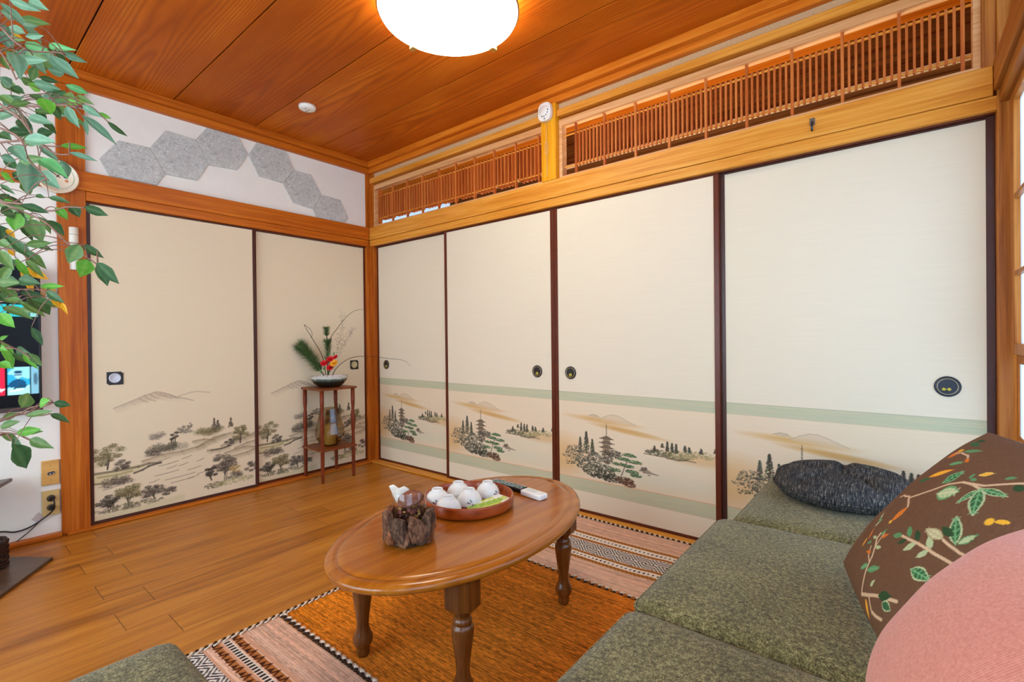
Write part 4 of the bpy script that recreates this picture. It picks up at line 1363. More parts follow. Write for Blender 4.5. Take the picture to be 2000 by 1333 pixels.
VA = math.atan2(-2.374 + 1.447, 3.436 - 2.272)    # direction towards the viewer's side of the room
for k in range(8):
    a = VA + k * 2 * PI / 8 + .30
    c_ = Vector((HC[0] + .064 * math.cos(a), HC[1] + .064 * math.sin(a), .452 + rng.uniform(-.004, .006)))
    chunk(c_, a, rng.uniform(-.30, .30), .057, rng.uniform(.074, .092), .024).build('wood_chunk', WDR[k % 3], dh, bevel=.0015, seg=1)
for k in range(9):
    a = VA + (k + .5) * 2 * PI / 9 + .12
    c_ = Vector((HC[0] + .065 * math.cos(a), HC[1] + .065 * math.sin(a), .432))
    chunk(c_, a, rng.uniform(-.7, .7), .036, rng.uniform(.058, .068), .022).build('wood_chunk', WDR[(k + 1) % 3], dh, bevel=.0015, seg=1)
MB().lathe([(.058, .4008), (.058, .409), (.001, .409)], (*HC, 0), 24).build('holder_base', WDR[1], dh)


def glass_mat(name, tint, rough=.02, refl=.04):
    """thin-walled glass: lets light straight through and mirrors a little of the room"""
    m = NT(name)
    g = m.n('ShaderNodeBsdfGlossy', {'Color': (1, 1, 1, 1), 'Roughness': rough})
    tr = m.n('ShaderNodeBsdfTransparent', {'Color': (*tint, 1)})
    lw = m.n('ShaderNodeLayerWeight', {'Blend': .5}).outputs['Facing']
    fr = m.math('MULTIPLY_ADD', m.math('POWER', lw, 4), .6, refl)
    s = m.n('ShaderNodeMixShader', {0: fr, 1: tr.outputs[0], 2: g.outputs[0]})
    m.t.links.new(s.outputs[0], m.out.inputs['Surface'])
    return m.m


GLASS = glass_mat('clear_glass', (.97, .98, .98), .02, .06)
gt = thing('glass_tumbler', (*HC, .4095), 'clear straight glass standing inside the driftwood ring', 'glass')
MB().lathe([(.001, .4098), (.0485, .4098), (.0500, .413), (.0505, .552), (.0498, .5535), (.0490, .552)], (*HC, 0), 48, cap=False).build('glass_body', GLASS, gt)
po = MB(); rr = random.Random(4); PC = [rgb(60, 32, 20), rgb(110, 60, 30), rgb(176, 120, 60), rgb(200, 160, 96), rgb(80, 40, 30), rgb(120, 60, 60)]
for k in range(120):
    a = rr.uniform(0, 6.28); q = .038 * math.sqrt(rr.random()); z = .420 + .075 * rr.random()
    po.col(PC[rr.randrange(6)]); s = rr.uniform(.004, .009)
    po.ball((HC[0] + q * math.cos(a), HC[1] + q * math.sin(a), z), s, s * rr.uniform(.5, 1), s * rr.uniform(.5, 1), 7, 5)
o = po.build('potpourri', attr_mat('potpourri_mix', .8, .2)); tag(o, 'brown and ochre dried potpourri filling the glass on the table', 'potpourri'); o['kind'] = 'stuff'
# curled dry pod on top
SEP = wood('dry_pod', rgb(70, 34, 22), rgb(122, 66, 42), rgb(160, 104, 80), 'x', .6, .3, 2.0, .6)
mb = MB(); vs = []; fs = []
dv = Vector((.775, .632, 0)); uv_ = Vector((0, 0, 1)); fv = Vector((.632, -.775, 0))
NA, NB = 14, 16
for i in range(NA + 1):
    t = i / NA; x = -.030 + .072 * t
    rad = .029 * math.sin(PI * (.12 + .80 * t)) ** .7
    for j in range(NB + 1):
        a = -.5 + j / NB * 4.4
        p = Vector((*HC, .514)) + dv * x + fv * (rad * math.cos(a)) + uv_ * (rad * math.sin(a) * .95 + .012 * t) 
        vs.append(tuple(p))
for i in range(NA):
    for j in range(NB):
        q = i * (NB + 1) + j; fs.append((q, q + 1, q + NB + 2, q + NB + 1))
mb.add(vs, fs, True)
o = mb.build('dried_pod', SEP); o.modifiers.new('s', 'SOLIDIFY').thickness = .0015
tag(o, 'reddish-brown curled dried pod lying on top inside the glass', 'dried pod')
# white shell
mb = MB(); vs = []; fs = []
hp = Vector((*HC, 0)) - dv * .036 - fv * .010
for i in range(9):
    t = i / 8
    for j in range(9):
        s = j / 8 - .5
        wdt = .062 * (.30 + .70 * t)
        p = hp + dv * (s * wdt + .004) + uv_ * (.508 + .052 * t - .010 * t * (s + .15) - .004 * t * math.cos(s * 12)) + fv * (.003 * math.cos(s * 6) + .004 * t)
        vs.append(tuple(p))
for i in range(8):
    for j in range(8):
        q = i * 9 + j; fs.append((q, q + 1, q + 10, q + 9))
mb.add(vs, fs, True)
o = mb.build('white_shell', plain('shell_white', rgb(226, 214, 196), .5, .5, .08, 60)); o.modifiers.new('s', 'SOLIDIFY').thickness = .002
tag(o, 'white fan-shaped shell sticking out at the left of the glass', 'shell')

# ------------------------------------------------------------------ transoms (lattice over the back doors)
def transom(x0, x1, posts, nbar, depth, label):
    o = thing('transom_lattice', ((x0 + x1) / 2, .02, 1.93), label, 'transom', None)
    mb = MB()
    mb.box(x0 - .022, x1 + .022, -.004, .045, 2.240, 2.278).box(x0 - .022, x1 + .022, -.004, .045, 1.9285, 1.947)
    mb.box(x0 - .022, x0, -.004, .045, 1.947, 2.240).box(x1, x1 + .022, -.004, .045, 1.947, 2.240)
    mb.build('transom_frame', W_PALE_X, o, bevel=.0015, seg=1)
    for i, p in enumerate(posts):
        MB().box(p - .0055, p + .0055, .014, .030, 1.947, 2.240).build('tall_bar', W_LAT, o)
    mb = MB()
    pp = [x0] + list(posts) + [x1]
    for a, b in zip(posts[:-1], posts[1:]):
        for k in range(1, nbar + 1):
            x = a + (b - a) * k / (nbar + 1)
            mb.box(x - .0042, x + .0042, .016, .016 + depth, 1.992, 2.196)
    mb.build('thin_bars', W_LAT, o)
    mb = MB()
    for z in (2.002, 2.186): mb.box(x0, x1, .0195, .0255, z - .004, z + .004)
    mb.build('cross_rail', W_BEAM_X, o)
    return o


transom(.062, 1.747, (.092, .272, .455, .633, .813, .992, 1.172, 1.350, 1.532, 1.712), 5, .052, 'shorter wooden lattice transom above the doors, left of the yellow post')
transom(1.895, 3.626, (1.975, 2.157, 2.340, 2.520, 2.700, 2.881, 3.062, 3.242, 3.423, 3.602), 7, .012, 'longer wooden lattice transom above the doors, right of the yellow post')

# ------------------------------------------------------------------ ceiling lamp
LC = (1.955, -.955)
lp = thing('ceiling_lamp', (*LC, 2.34), 'round white glowing ceiling lamp with brass clips', 'ceiling lamp')
em = NT('lamp_shade_glow')
em.fin(rgb(250, 250, 250), .4, .4, **{'Emission Color': (1.0, .965, .83, 1), 'Emission Strength': LAMP_STRENGTH})
MB().lathe([(.001, 2.333), (.10, 2.335), (.20, 2.342), (.265, 2.352), (.284, 2.361), (.290, 2.372), (.290, 2.392), (.284, 2.404), (.262, 2.414), (.19, 2.420)], (*LC, 0), 72, cap=False).build('lamp_shade', em.m, lp)
MB().lathe([(.001, 2.421), (.180, 2.421), (.185, 2.425), (.185, 2.4515), (.001, 2.4515)], (*LC, 0), 72, cap=False).build('lamp_base', plain('lamp_base_wood', rgb(120, 80, 44), .5), lp)
MB().tube([(LC[0] + .2925 * math.cos(t), LC[1] + .2925 * math.sin(t), 2.3785) for t in np.linspace(0, 2 * PI, 97)], .0042, 8).build('rim_shadow', plain('rim_shadow_brown', rgb(120, 76, 40), .5), lp)  # added ring; its brown stands for the thin shadow around the shade
for a in (3.0, 1.58, -.12, -1.56):
    d = Vector((math.cos(a), math.sin(a), 0)); t = Vector((-d.y, d.x, 0))
    P = Vector((*LC, 2.375)) + d * .2985
    c_ = MB().obox(P, d * .002, t * .011, (0, 0, .022)).obox(P - d * .014 - Vector((0, 0, .022)), d * .016, t * .011, (0, 0, .0022)).build('clip', BRASS, lp, bevel=.001, seg=1)

# ------------------------------------------------------------------ detectors, hook, felt hexagons
sd = thing('smoke_detector', (.585, -.851, 2.452), 'small round white detector on the ceiling boards', 'smoke detector')
MB().lathe([(.001, 2.4285), (.030, 2.429), (.046, 2.432), (.050, 2.440), (.050, 2.4515), (.001, 2.4515)], (.585, -.851, 0), 40, cap=False).build('housing', WHITE_P, sd)
mb = MB()
for k in range(5): mb.box(.545 + .012 * k, .553 + .012 * k, -.846, -.843, 2.4275, 2.4295)
mb.build('printed_mark', plain('grey_print', rgb(120, 110, 110), .6), sd)
mb = MB(); mb.box(.590, .600, -.870, -.866, 2.4275, 2.4293).build('indicator', plain('dark_red', rgb(110, 60, 60), .4), sd)

s2 = thing('smoke_alarm', (1.819, -.036, 2.28), 'white alarm with a pull cord on the yellow post between the transoms', 'smoke alarm')
cx, cz = 1.812, 2.325
pts = []
for k in range(48):
    t = 2 * PI * k / 48; e = 2.9
    r_ = 1 / ((abs(math.cos(t)) ** e + abs(math.sin(t)) ** e) ** (1 / e))
    pts.append((.045 * r_ * math.cos(t), .054 * r_ * math.sin(t)))
mb = MB()
mb.extrude([(cx + a, -.0365, cz + b) for a, b in pts], (0, -.030, 0)).build('housing', WHITE_P, s2, bevel=.006, seg=3)
MB().lathe([(.036, .0), (.034, .004), (.001, .005)], (cx, -.0665, cz), 36, (0, -1, 0), cap=False).build('front_dome', WHITE_P, s2)
mb = MB()
for k in range(5):
    a0 = -2.1 + k * .5
    pts = [(cx + .030 * math.cos(a0 + q * .09), -.0705 - .001, cz + .030 * math.sin(a0 + q * .09)) for q in range(4)]
    mb.tube(pts, .0022, 6)
mb.build('sound_slot', BLACK_P, s2)
MB().lathe([(.006, 0), (.005, .002), (.001, .002)], (cx + .004, -.0665, cz - .043), 16, (0, -1, 0)).build('test_button', plain('grey_button', rgb(150, 160, 160), .5), s2)
mb = MB().tube([(1.818, -.052, 2.27), (1.819, -.052, 2.1), (1.8195, -.051, 1.95)], .0014, 6)
lo = [(1.818 + .011 * math.sin(t) * -1, -.053, 2.115 + .040 * math.cos(t)) for t in np.linspace(0, 2 * PI, 20)]
mb.tube(lo, .0011, 6); mb.build('pull_cord', plain('cord_beige', rgb(226, 196, 140), .7), s2)

hk = thing('wall_hook', (3.142, -.034, 1.85), 'small grey metal hook on the long beam above the doors', 'hook')
MB().box(3.133, 3.152, -.0375, -.0345, 1.872, 1.902).build('hook_plate', METAL, hk, bevel=.001, seg=1)
MB().tube([(3.1425, -.0375, 1.888), (3.1425, -.046, 1.876), (3.1425, -.052, 1.862), (3.1425, -.050, 1.851), (3.1425, -.043, 1.848)], .0042, 8).build('hook_arm', plain('dark_metal', rgb(70, 76, 80), .35, .5, Metallic=.8), hk)

FELT = NT('grey_felt')
_v = FELT.coord('Object'); _n = FELT.noise(_v, 60, 4, .7, 1.5); _m = FELT.noise(_v, 14, 3, .6)
FELT.bump(_n, .2, .002)
FELT = FELT.fin(FELT.ramp(FELT.math('ADD', FELT.math('MULTIPLY', _n, .8), FELT.math('MULTIPLY', _m, .2)), [(.34, rgb(160, 162, 158)), (.5, rgb(196, 198, 192)), (.66, rgb(218, 220, 214))]), .95, .1)
HEX = [([(-1.743, 2.017), (-1.656, 2.145), (-1.511, 2.148), (-1.436, 2.012), (-1.479, 1.934), (-1.70, 1.934)], 'grey felt hexagon, leftmost of the row, cut off by the beam below'),
       ([(-1.511, 2.148), (-1.434, 2.273), (-1.272, 2.271), (-1.205, 2.130), (-1.270, 2.012), (-1.436, 2.010)], 'grey felt hexagon, second from the left on the white frieze'),
       ([(-1.272, 2.271), (-1.210, 2.366), (-1.024, 2.366), (-.966, 2.262), (-1.035, 2.141), (-1.205, 2.128)], 'grey felt hexagon touching the ceiling moulding, third from the left'),
       ([(-.962, 2.262), (-.905, 2.366), (-.708, 2.366), (-.650, 2.242), (-.730, 2.127), (-.895, 2.136)], 'grey felt hexagon right of the pointed gap, fourth from the left'),
       ([(-.650, 2.242), (-.518, 2.243), (-.438, 2.112), (-.505, 1.988), (-.657, 2.003), (-.730, 2.127)], 'grey felt hexagon, second from the right on the white frieze'),
       ([(-.438, 2.112), (-.280, 2.107), (-.214, 1.972), (-.246, 1.9255), (-.478, 1.9255), (-.505, 1.988)], 'grey felt hexagon, rightmost of the row, nearest the room corner')]
for pts, lab in HEX:
    cy = sum(p[0] for p in pts) / 6; cz_ = sum(p[1] for p in pts) / 6
    pts = [(cy + (p[0] - cy) * .995, cz_ + (p[1] - cz_) * .995) for p in pts]
    mb = MB().extrude([(.0005, a, b) for a, b in pts], (.0075, 0, 0))
    o = mb.build('felt_hexagon', FELT, None, bevel=.0015, seg=1)
    tag(o, lab, 'felt panel', 'grey felt hexagons on the frieze')

# ------------------------------------------------------------------ clock, tube, plates, outlets
ck = thing('wall_clock', (.03, -1.925, 1.80), 'round cream wall clock half hidden by leaves beside the broad pillar', 'clock')
CK = (-1.918, 1.868)
MB().lathe([(.083, .032), (.085, .036), (.085, .050), (.081, .055), (.078, .053), (.077, .050), (.001, .050)], (0, *CK), 48, (1, 0, 0)).build('clock_body', plain('cream_enamel', rgb(232, 216, 188), .4, .5), ck)
for (dy, dz, col, r_) in ((.010, .03, (150, 60, 60), .008), (.030, .004, (60, 90, 150), .009), (.034, -.018, (220, 140, 90), .007), (-.02, .05, (90, 150, 90), .008), (-.04, -.02, (220, 190, 80), .008)):
    MB().lathe([(r_, .0502), (r_, .0512), (.001, .0512)], (0, CK[0] + dy, CK[1] + dz), 20, (1, 0, 0)).build('coloured_dot', plain('dot_%d' % col[0], rgb(*col), .5), ck)
mb = MB()
for k in range(26):
    a = -PI / 2 + k * .11; q = .064
    mb.box(.0502, .0509, CK[0] + q * math.cos(a) - .0016, CK[0] + q * math.cos(a) + .0016, CK[1] + q * math.sin(a) - .0022, CK[1] + q * math.sin(a) + .0022)
mb.build('dial_print', plain('grey_green_print', rgb(150, 166, 150), .6), ck)
mb = MB().obox((.0515, CK[0] + .010, CK[1] + .014), (.0004, 0, 0), (0, .014, .020), (0, .0014, -.001)).obox((.0515, CK[0] - .012, CK[1] + .010), (.0004, 0, 0), (0, .022, -.016), (0, .001, .0014))
mb.build('clock_hand', BLACK_P, ck)

tbz = thing('white_tube', (.03, -1.858, 1.385), 'slim white plastic tube device on the broad pillar behind the leaves', 'tube')
MB().lathe([(.0185, 1.535), (.0195, 1.538), (.0195, 1.612), (.018, 1.615)], (.042, -1.858, 0), 24).build('upper_tube', plain('cream_plastic', rgb(226, 218, 200), .4), tbz)
MB().lathe([(.0125, 1.392), (.014, 1.395), (.014, 1.535)], (.040, -1.855, 0), 24).build('lower_tube', plain('cream_plastic2', rgb(226, 218, 204), .4), tbz)
MB().lathe([(.0197, 1.575), (.0197, 1.5765)], (.042, -1.858, 0), 24, cap=False).build('tube_joint', BLACK_P, tbz)
MB().box(.0221, .026, -1.872, -1.844, 1.395, 1.61).build('mount', plain('mount_white', rgb(220, 214, 200), .5), tbz)

PINEPL = wood('plate_wood', rgb(196, 140, 66), rgb(216, 162, 84), rgb(230, 180, 104), 'y', .5)
PL_Y = plain('cream_plate', rgb(216, 184, 120), .4, .5, .05, 30)


def plate(name, y0, y1, z0, z1, mat, label, cat):
    o = thing(name, (.006, (y0 + y1) / 2, z0), label, cat)
    MB().box(.0005, .012, y0, y1, z0, z1).build('cover_plate', mat, o, bevel=.002)
    return o


p = plate('switch_plate', -1.988, -1.926, 1.192, 1.289, PINEPL, 'pale wooden wall plate beside the television, behind leaves', 'wall plate')
MB().box(.012, .016, -1.965, -1.948, 1.225, 1.258).build('switch', WHITE_P, p, bevel=.001, seg=1)
p = plate('socket_plate', -1.991, -1.9235, .274, .400, PINEPL, 'orange-toned wooden wall plate with a round two-hole socket, the upper of two', 'wall plate')
MB().lathe([(.0085, .0121), (.0085, .0150), (.0055, .0150), (.0050, .0125)], (0, -1.962, .333), 16, (1, 0, 0)).build('aerial_socket', METAL, p)
MB().lathe([(.0085, .0121), (.0085, .0150), (.0055, .0150), (.0050, .0125)], (0, -1.949, .335), 16, (1, 0, 0)).build('aerial_socket', METAL, p)
for z in (.300, .375): MB().lathe([(.003, .0121), (.0028, .0135)], (0, -1.9575, z), 12, (1, 0, 0)).build('screw', BRASS, p)
p = plate('power_outlet', -1.991, -1.9235, .116, .244, PL_Y, 'cream power outlet with two black plugs, the lower of two plates', 'outlet')
for z in (.205, .158):
    MB().lathe([(.017, .0121), (.016, .0128), (.001, .0128)], (0, -1.957, z), 24, (1, 0, 0)).build('socket_face', plain('socket_brown', rgb(90, 70, 44), .5), p)


def cord(label, plug_z, pts, r=.0032):
    o = thing('power_cord', (.02, -1.957, plug_z), label, 'cord')  # power cord of a plugged-in device, not an extension lead
    MB().box(.0132, .034, -1.966, -1.945, plug_z - .010, plug_z + .010).build('plug', BLACK_P, o, bevel=.003)
    MB().tube(pts, r, 8).build('cable', BLACK_P, o)


def smooth(pts, n=10):
    P = [np.array(p, float) for p in pts]; out = []
    P = [2 * P[0] - P[1]] + P + [2 * P[-1] - P[-2]]
    for i in range(1, len(P) - 2):
        for k in range(n):
            t = k / n
            out.append(tuple(.5 * ((2 * P[i]) + (-P[i - 1] + P[i + 1]) * t + (2 * P[i - 1] - 5 * P[i] + 4 * P[i + 1] - P[i + 2]) * t * t + (-P[i - 1] + 3 * P[i] - 3 * P[i + 1] + P[i + 2]) * t ** 3)))
    out.append(tuple(P[-2])); return out


cord('thick black cable from the upper plug sagging left across the white wall', .205, smooth([(.030, -1.950, .203), (.040, -1.948, .18), (.036, -1.955, .145), (.020, -1.99, .108), (.012, -2.04, .078), (.010, -2.09, .071), (.012, -2.14, .088), (.03, -2.25, .10), (.05, -2.5, .16)]), .0036)
cord('thin black cable from the lower plug running down behind the floor board', .156, smooth([(.030, -1.957, .154), (.034, -1.962, .135), (.014, -2.0, .098), (.010, -2.05, .048), (.012, -2.12, .010), (.03, -2.3, .006)]), .0022)
o = MB().extrude([(.0008, -2.003, .143), (.0008, -1.978, .118), (.0008, -2.003, .086), (.0008, -2.030, .112)], (.0012, 0, 0)).build('tape_patch', plain('clear_tape', rgb(206, 192, 186), .3, .5))
tag(o, 'small square of clear tape stuck on edge on the wall under the outlet', 'tape')

# ------------------------------------------------------------------ television
tv = thing('television', (.07, -2.61, .665), 'wide flat television showing film tiles at the left edge, behind the leaves', 'television')
MB().box(.028, .070, -3.225, -1.990, .678, 1.390).build('casing', BLACK_P, tv, bevel=.004)
MB().box(.064, .074, -3.227, -1.988, .672, .692).build('lower_bezel', plain('bezel_bronze', rgb(70, 52, 44), .3, .5), tv, bevel=.002)
tvc = Canvas(np.arange(-3.215, -1.999, .0045), np.arange(.695, 1.381, .0045), (6, 6, 8))
TEAL = (30, 150, 160)
for k, (y0, y1, col) in enumerate([(-2.112, -2.034, (40, 150, 190)), (-2.205, -2.118, (190, 30, 60)), (-2.30, -2.213, (60, 140, 90)), (-2.40, -2.31, (190, 140, 60)), (-2.028, -2.0, (110, 160, 180)), (-2.50, -2.41, (90, 70, 140)), (-2.60, -2.51, (180, 90, 60))]):
    tvc.poly([(y0, .755), (y1, .755), (y1, .889), (y0, .889)], col)
# figure tile: a seated figure with glasses in blue and white (plain generic picture)
tvc.poly([(-2.112, .755), (-2.034, .755), (-2.034, .80), (-2.112, .79)], (150, 210, 220)); tvc.poly([(-2.112, .86), (-2.09, .889), (-2.034, .889), (-2.034, .83)], (130, 196, 214))
tvc.poly([(-2.112, .80), (-2.095, .825), (-2.07, .835), (-2.05, .82), (-2.045, .79), (-2.08, .785)], (14, 70, 110)); tvc.blob(-2.074, .851, .0125, .018, (140, 190, 210), 1, .2); tvc.blob(-2.074, .866, .014, .008, (20, 60, 90), 1, .3)
tvc.line([(-2.085, .852), (-2.063, .852)], .005, (16, 40, 60)); tvc.line([(-2.09, .785), (-2.065, .797), (-2.045, .80)], .006, (30, 60, 70)); tvc.line([(-2.10, .775), (-2.06, .78)], .005, (240, 250, 250))
tvc.line([(-2.165, .84), (-2.145, .80), (-2.13, .775)], .007, (240, 180, 190)); tvc.line([(-2.15, .775), (-2.122, .785)], .008, (240, 220, 220)); tvc.blob(-2.013, .83, .008, .03, (60, 90, 110), .9, .4)
for (y0, y1, col) in [(-2.17, -2.034, (34, 164, 172)), (-2.028, -2.003, (120, 176, 170)), (-2.5, -2.18, (34, 150, 160))]:
    tvc.poly([(y0, 1.137), (y1, 1.137), (y1, 1.196), (y0, 1.196)], col)
tvc.line([(-2.019, 1.160), (-2.019, 1.172), (-2.011, 1.172), (-2.011, 1.160), (-2.019, 1.160)], .0035, (30, 50, 50)); tvc.line([(-2.105, 1.137), (-2.105, 1.196)], .008, (6, 6, 8))
m = NT('television_screen')
a = m.n('ShaderNodeAttribute', attribute_name='Col').outputs['Color']
m.fin(rgb(5, 5, 6), .25, .15, **{'Emission Color': a, 'Emission Strength': .9})
tvc.mesh('screen', lambda X, Y: (np.full(X.shape, .0712), X, Y), m.m, tv)
MB().box(.002, .03, -2.75, -2.45, .9, 1.2).build('wall_bracket', BLACK_P, tv)

# stand board on the floor with shelf, woven basket
ts = thing('media_stand', (.35, -2.45, 0), 'dark wooden media stand with a floor board and a small shelf at the left edge', 'stand')
MB().prism([(.367, -1.996), (.664, -2.187), (.90, -2.345), (.72, -2.75), (.20, -2.85), (.10, -2.5), (.215, -2.112)], .0005, .014).build('floor_board', W_BOARD, ts, bevel=.002)
MB().prism([(.062, -2.098), (.088, -2.108), (.30, -2.20), (.30, -2.7), (.06, -2.7)], .335, .352).build('shelf', W_BOARD, ts, bevel=.003)
MB().box(.12, .16, -2.62, -2.42, .014, .335).build('upright', W_BOARD, ts)
MB().box(.24, .28, -2.62, -2.42, .014, .335).build('upright', W_BOARD, ts)
bk = thing('woven_basket', (.30, -2.27, .0145), 'dark brown woven basket on the floor board at the left edge', 'basket')
WICK = plain('dark_wicker', rgb(58, 34, 24), .7, .3, .25, 60)
for k in range(9):
    z = .0215 + k * .0125
    pts = [(.285 + (.100 + .003 * math.sin(t * 14 + k * PI)) * math.cos(t), -2.238 + (.100 + .003 * math.sin(t * 14 + k * PI)) * math.sin(t), z) for t in np.linspace(0, 2 * PI, 85)]
    MB().tube(pts, .0066, 7).build('woven_coil', WICK, bk)
MB().lathe([(.097, .0148), (.097, .020), (.001, .020)], (.285, -2.238, 0), 32).build('basket_base', WICK, bk)

# ------------------------------------------------------------------ plant stand, bowl, arrangement, vase
st = thing('plant_stand', (.145, -.475, 0), 'slender two-tier reddish wooden stand with four turned legs in the room corner', 'stand')
MB().box(.012, .290, -.622, -.338, .650, .665).build('top_board', W_STANDT, st, bevel=.002)
MB().box(.014, .288, -.620, -.340, .222, .236).build('shelf', W_STANDT, st, bevel=.002)
for x in (.032, .266):
    for y in (-.602, -.358):
        lgp = [(.0095, .0), (.0115, .02), (.0125, .10), (.0135, .20), (.0135, .238), (.0130, .25), (.0105, .325), (.0105, .33), (.0150, .372), (.0150, .44), (.0145, .455), (.0105, .50), (.0105, .508), (.0140, .55), (.0140, .6495)]
        MB().lathe(lgp, (x, y, 0), 20).build('leg', W_STAND, st)

BC = (.155, -.478)
GLZ = NT('dark_green_glaze')
_s = GLZ.n('ShaderNodeSeparateXYZ', {0: GLZ.coord('Object')}).outputs[2]
_n = GLZ.noise(GLZ.coord('Object'), 26, 4, .6)
_f = GLZ.math('ADD', GLZ.math('MULTIPLY', _s, 9.0), GLZ.math('MULTIPLY', GLZ.math('SUBTRACT', _n, .5), .22))
GLZ = GLZ.fin(GLZ.ramp(_f, [(.12, rgb(16, 20, 18)), (.36, rgb(34, 46, 38)), (.50, rgb(74, 92, 80)), (.60, rgb(186, 194, 186)), (.68, rgb(200, 204, 196)), (.74, rgb(90, 96, 88))]), .18, .5, **{'Coat Weight': .5})  # whitish upper band paints rim highlights and pebble white into the glaze
bw = thing('flower_bowl', (*BC, .6655), 'wide shallow dark green glazed bowl on the plant stand', 'bowl')
MB().lathe([(.001, .6656), (.070, .6656), (.078, .668), (.104, .690), (.122, .714), (.129, .736), (.127, .744), (.1225, .742), (.117, .722), (.08, .70), (.001, .70)], (*BC, 0), 56, cap=False).build('bowl_body', GLZ, bw)
mb = MB(); rr = random.Random(6)
for k in range(330):
    a = rr.uniform(0, 6.28); q = .112 * math.sqrt(rr.random()); s = rr.uniform(.005, .009)
    mb.ball((BC[0] + q * math.cos(a), BC[1] + q * math.sin(a), .7345 + .010 * (1 - (q / .112) ** 2) + rr.uniform(-.002, .004)), s, s * rr.uniform(.7, 1), s * .7, 8, 6)
o = mb.build('pebbles', plain('white_pebble', rgb(226, 220, 216), .6, .4, .06, 20)); tag(o, 'white pebbles heaped in the green bowl', 'pebbles'); o['kind'] = 'stuff'
# fill under the pebbles
MB().lathe([(.08, .701), (.114, .728), (.112, .735), (.001, .740)], (*BC, 0), 40).build('bowl_filling', plain('white_gravel', rgb(214, 208, 204), .8), bw)

RV = Vector((.775, .632, 0)); OV = Vector((.632, -.775, 0))
KS = .00377


def K(px, py, d=0.0):
    """point on the arrangement's own upright plane (offsets measured in the stand's plane)"""
    return Vector((BC[0], BC[1], .738)) + RV * ((px - 636) * KS) + Vector((0, 0, (729 - py) * KS)) + OV * d


TWIG = plain('dark_twig', rgb(70, 46, 36), .7, .3, .2, 80); STEMG = plain('green_stem', rgb(60, 84, 44), .6); NEED = attr_mat('pine_needles', .6, .3)
NC = [rgb(52, 80, 36), rgb(74, 104, 50), rgb(98, 128, 70), rgb(118, 138, 92), rgb(120, 104, 70)]


def pine(name, label, spine, n, ln, spread, rr, taper=1.0):
    o = thing(name, tuple(spine[0]), label, 'pine branch')
    MB().tube(smooth(spine, 6), .004, 8, .002).build('stem', TWIG, o)
    mb = MB(); mb.smooth = False; P = [Vector(p) for p in smooth(spine, 14)]
    for k in range(n):
        t = rr.random() ** .9; q = spread[0] + (1 - spread[0]) * t
        i = min(len(P) - 2, int(q * (len(P) - 1))); p = P[i]; d = (P[i + 1] - P[i]).normalized()
        s1 = d.orthogonal().normalized(); s2 = d.cross(s1); a = rr.uniform(0, 6.28)
        side = s1 * math.cos(a) + s2 * math.sin(a)
        v = (d * rr.uniform(.35, .95) + side * rr.uniform(.6, 1.0)).normalized() * ln * rr.uniform(.7, 1.1) * (1 - (1 - taper) * q)
        w_ = d.cross(v).normalized() * .0013
        e = p + v + Vector((0, 0, -.06 * v.length))
        mb.col(NC[rr.randrange(4)]); u2 = v.normalized().cross(w_) * 1.0
        mb.add([tuple(p - w_), tuple(p + w_), tuple(p + u2), tuple(e)], [(0, 1, 3), (1, 2, 3), (2, 0, 3)], False)
    mb.build('needles', NEED, o)
    return o


rr = random.Random(12)
base = K(632, 731)
pine('pine_branch', 'bushy dark green pine branch leaning left out of the bowl', [K(629, 731), K(618, 714, .01), (K(605, 693, .015)), K(592, 678, .02), K(583, 668, .02)], 1900, .078, (.20, 1), rr)
pine('pine_branch', 'upright pine sprig in the middle of the arrangement, with a tuft at its tip', [K(633, 731), K(632, 700, -.005), K(633, 670, -.01), K(632, 660, -.01)], 800, .052, (.28, 1), rr)
pine('pine_tuft', 'small pine tuft at the very top of the arrangement', [K(632, 662, -.01), K(631, 650, -.01), K(630, 634, -.01)], 380, .042, (.50, 1), rr)


def twig(label, pts, r0, r1, extra=()):
    o = thing('twig', tuple(pts[0]), label, 'twig', None)
    MB().tube(smooth(pts, 8), r0, 8, r1).build('main_stem', TWIG, o)
    for e in extra: MB().tube(smooth(e, 6), r1 * 1.1, 6, r1 * .7).build('side_shoot', TWIG, o)


twig('dark twig with a looped forked tip rising to the upper left', [K(631, 731, .01), K(624, 690, .01), K(608, 660, .01), K(596, 640, .01), (K(589, 627, .01))], .0030, .0016, ([K(589, 627, .01), K(599, 634, .012), K(604, 642, .01), K(604, 650, .01), K(602, 653, .01)],))
twig('long arching twig sweeping up and over to the right', [K(634, 731), K(637, 690), K(640, 654), K(652, 636), K(664, 620), K(680, 605), K(696, 599), K(712, 602)], .0028, .0008)
twig('long thin twig arching low to the right in front of the corner post', [K(642, 731, .02), K(650, 715, .02), K(662, 703, .02), K(680, 693, .02), K(700, 690, .02), (K(727, 691, .02)), K(755, 695, .02), K(775, 697, .02), K(788, 702, .02), K(796, 710, .02)], .0026, .0007)
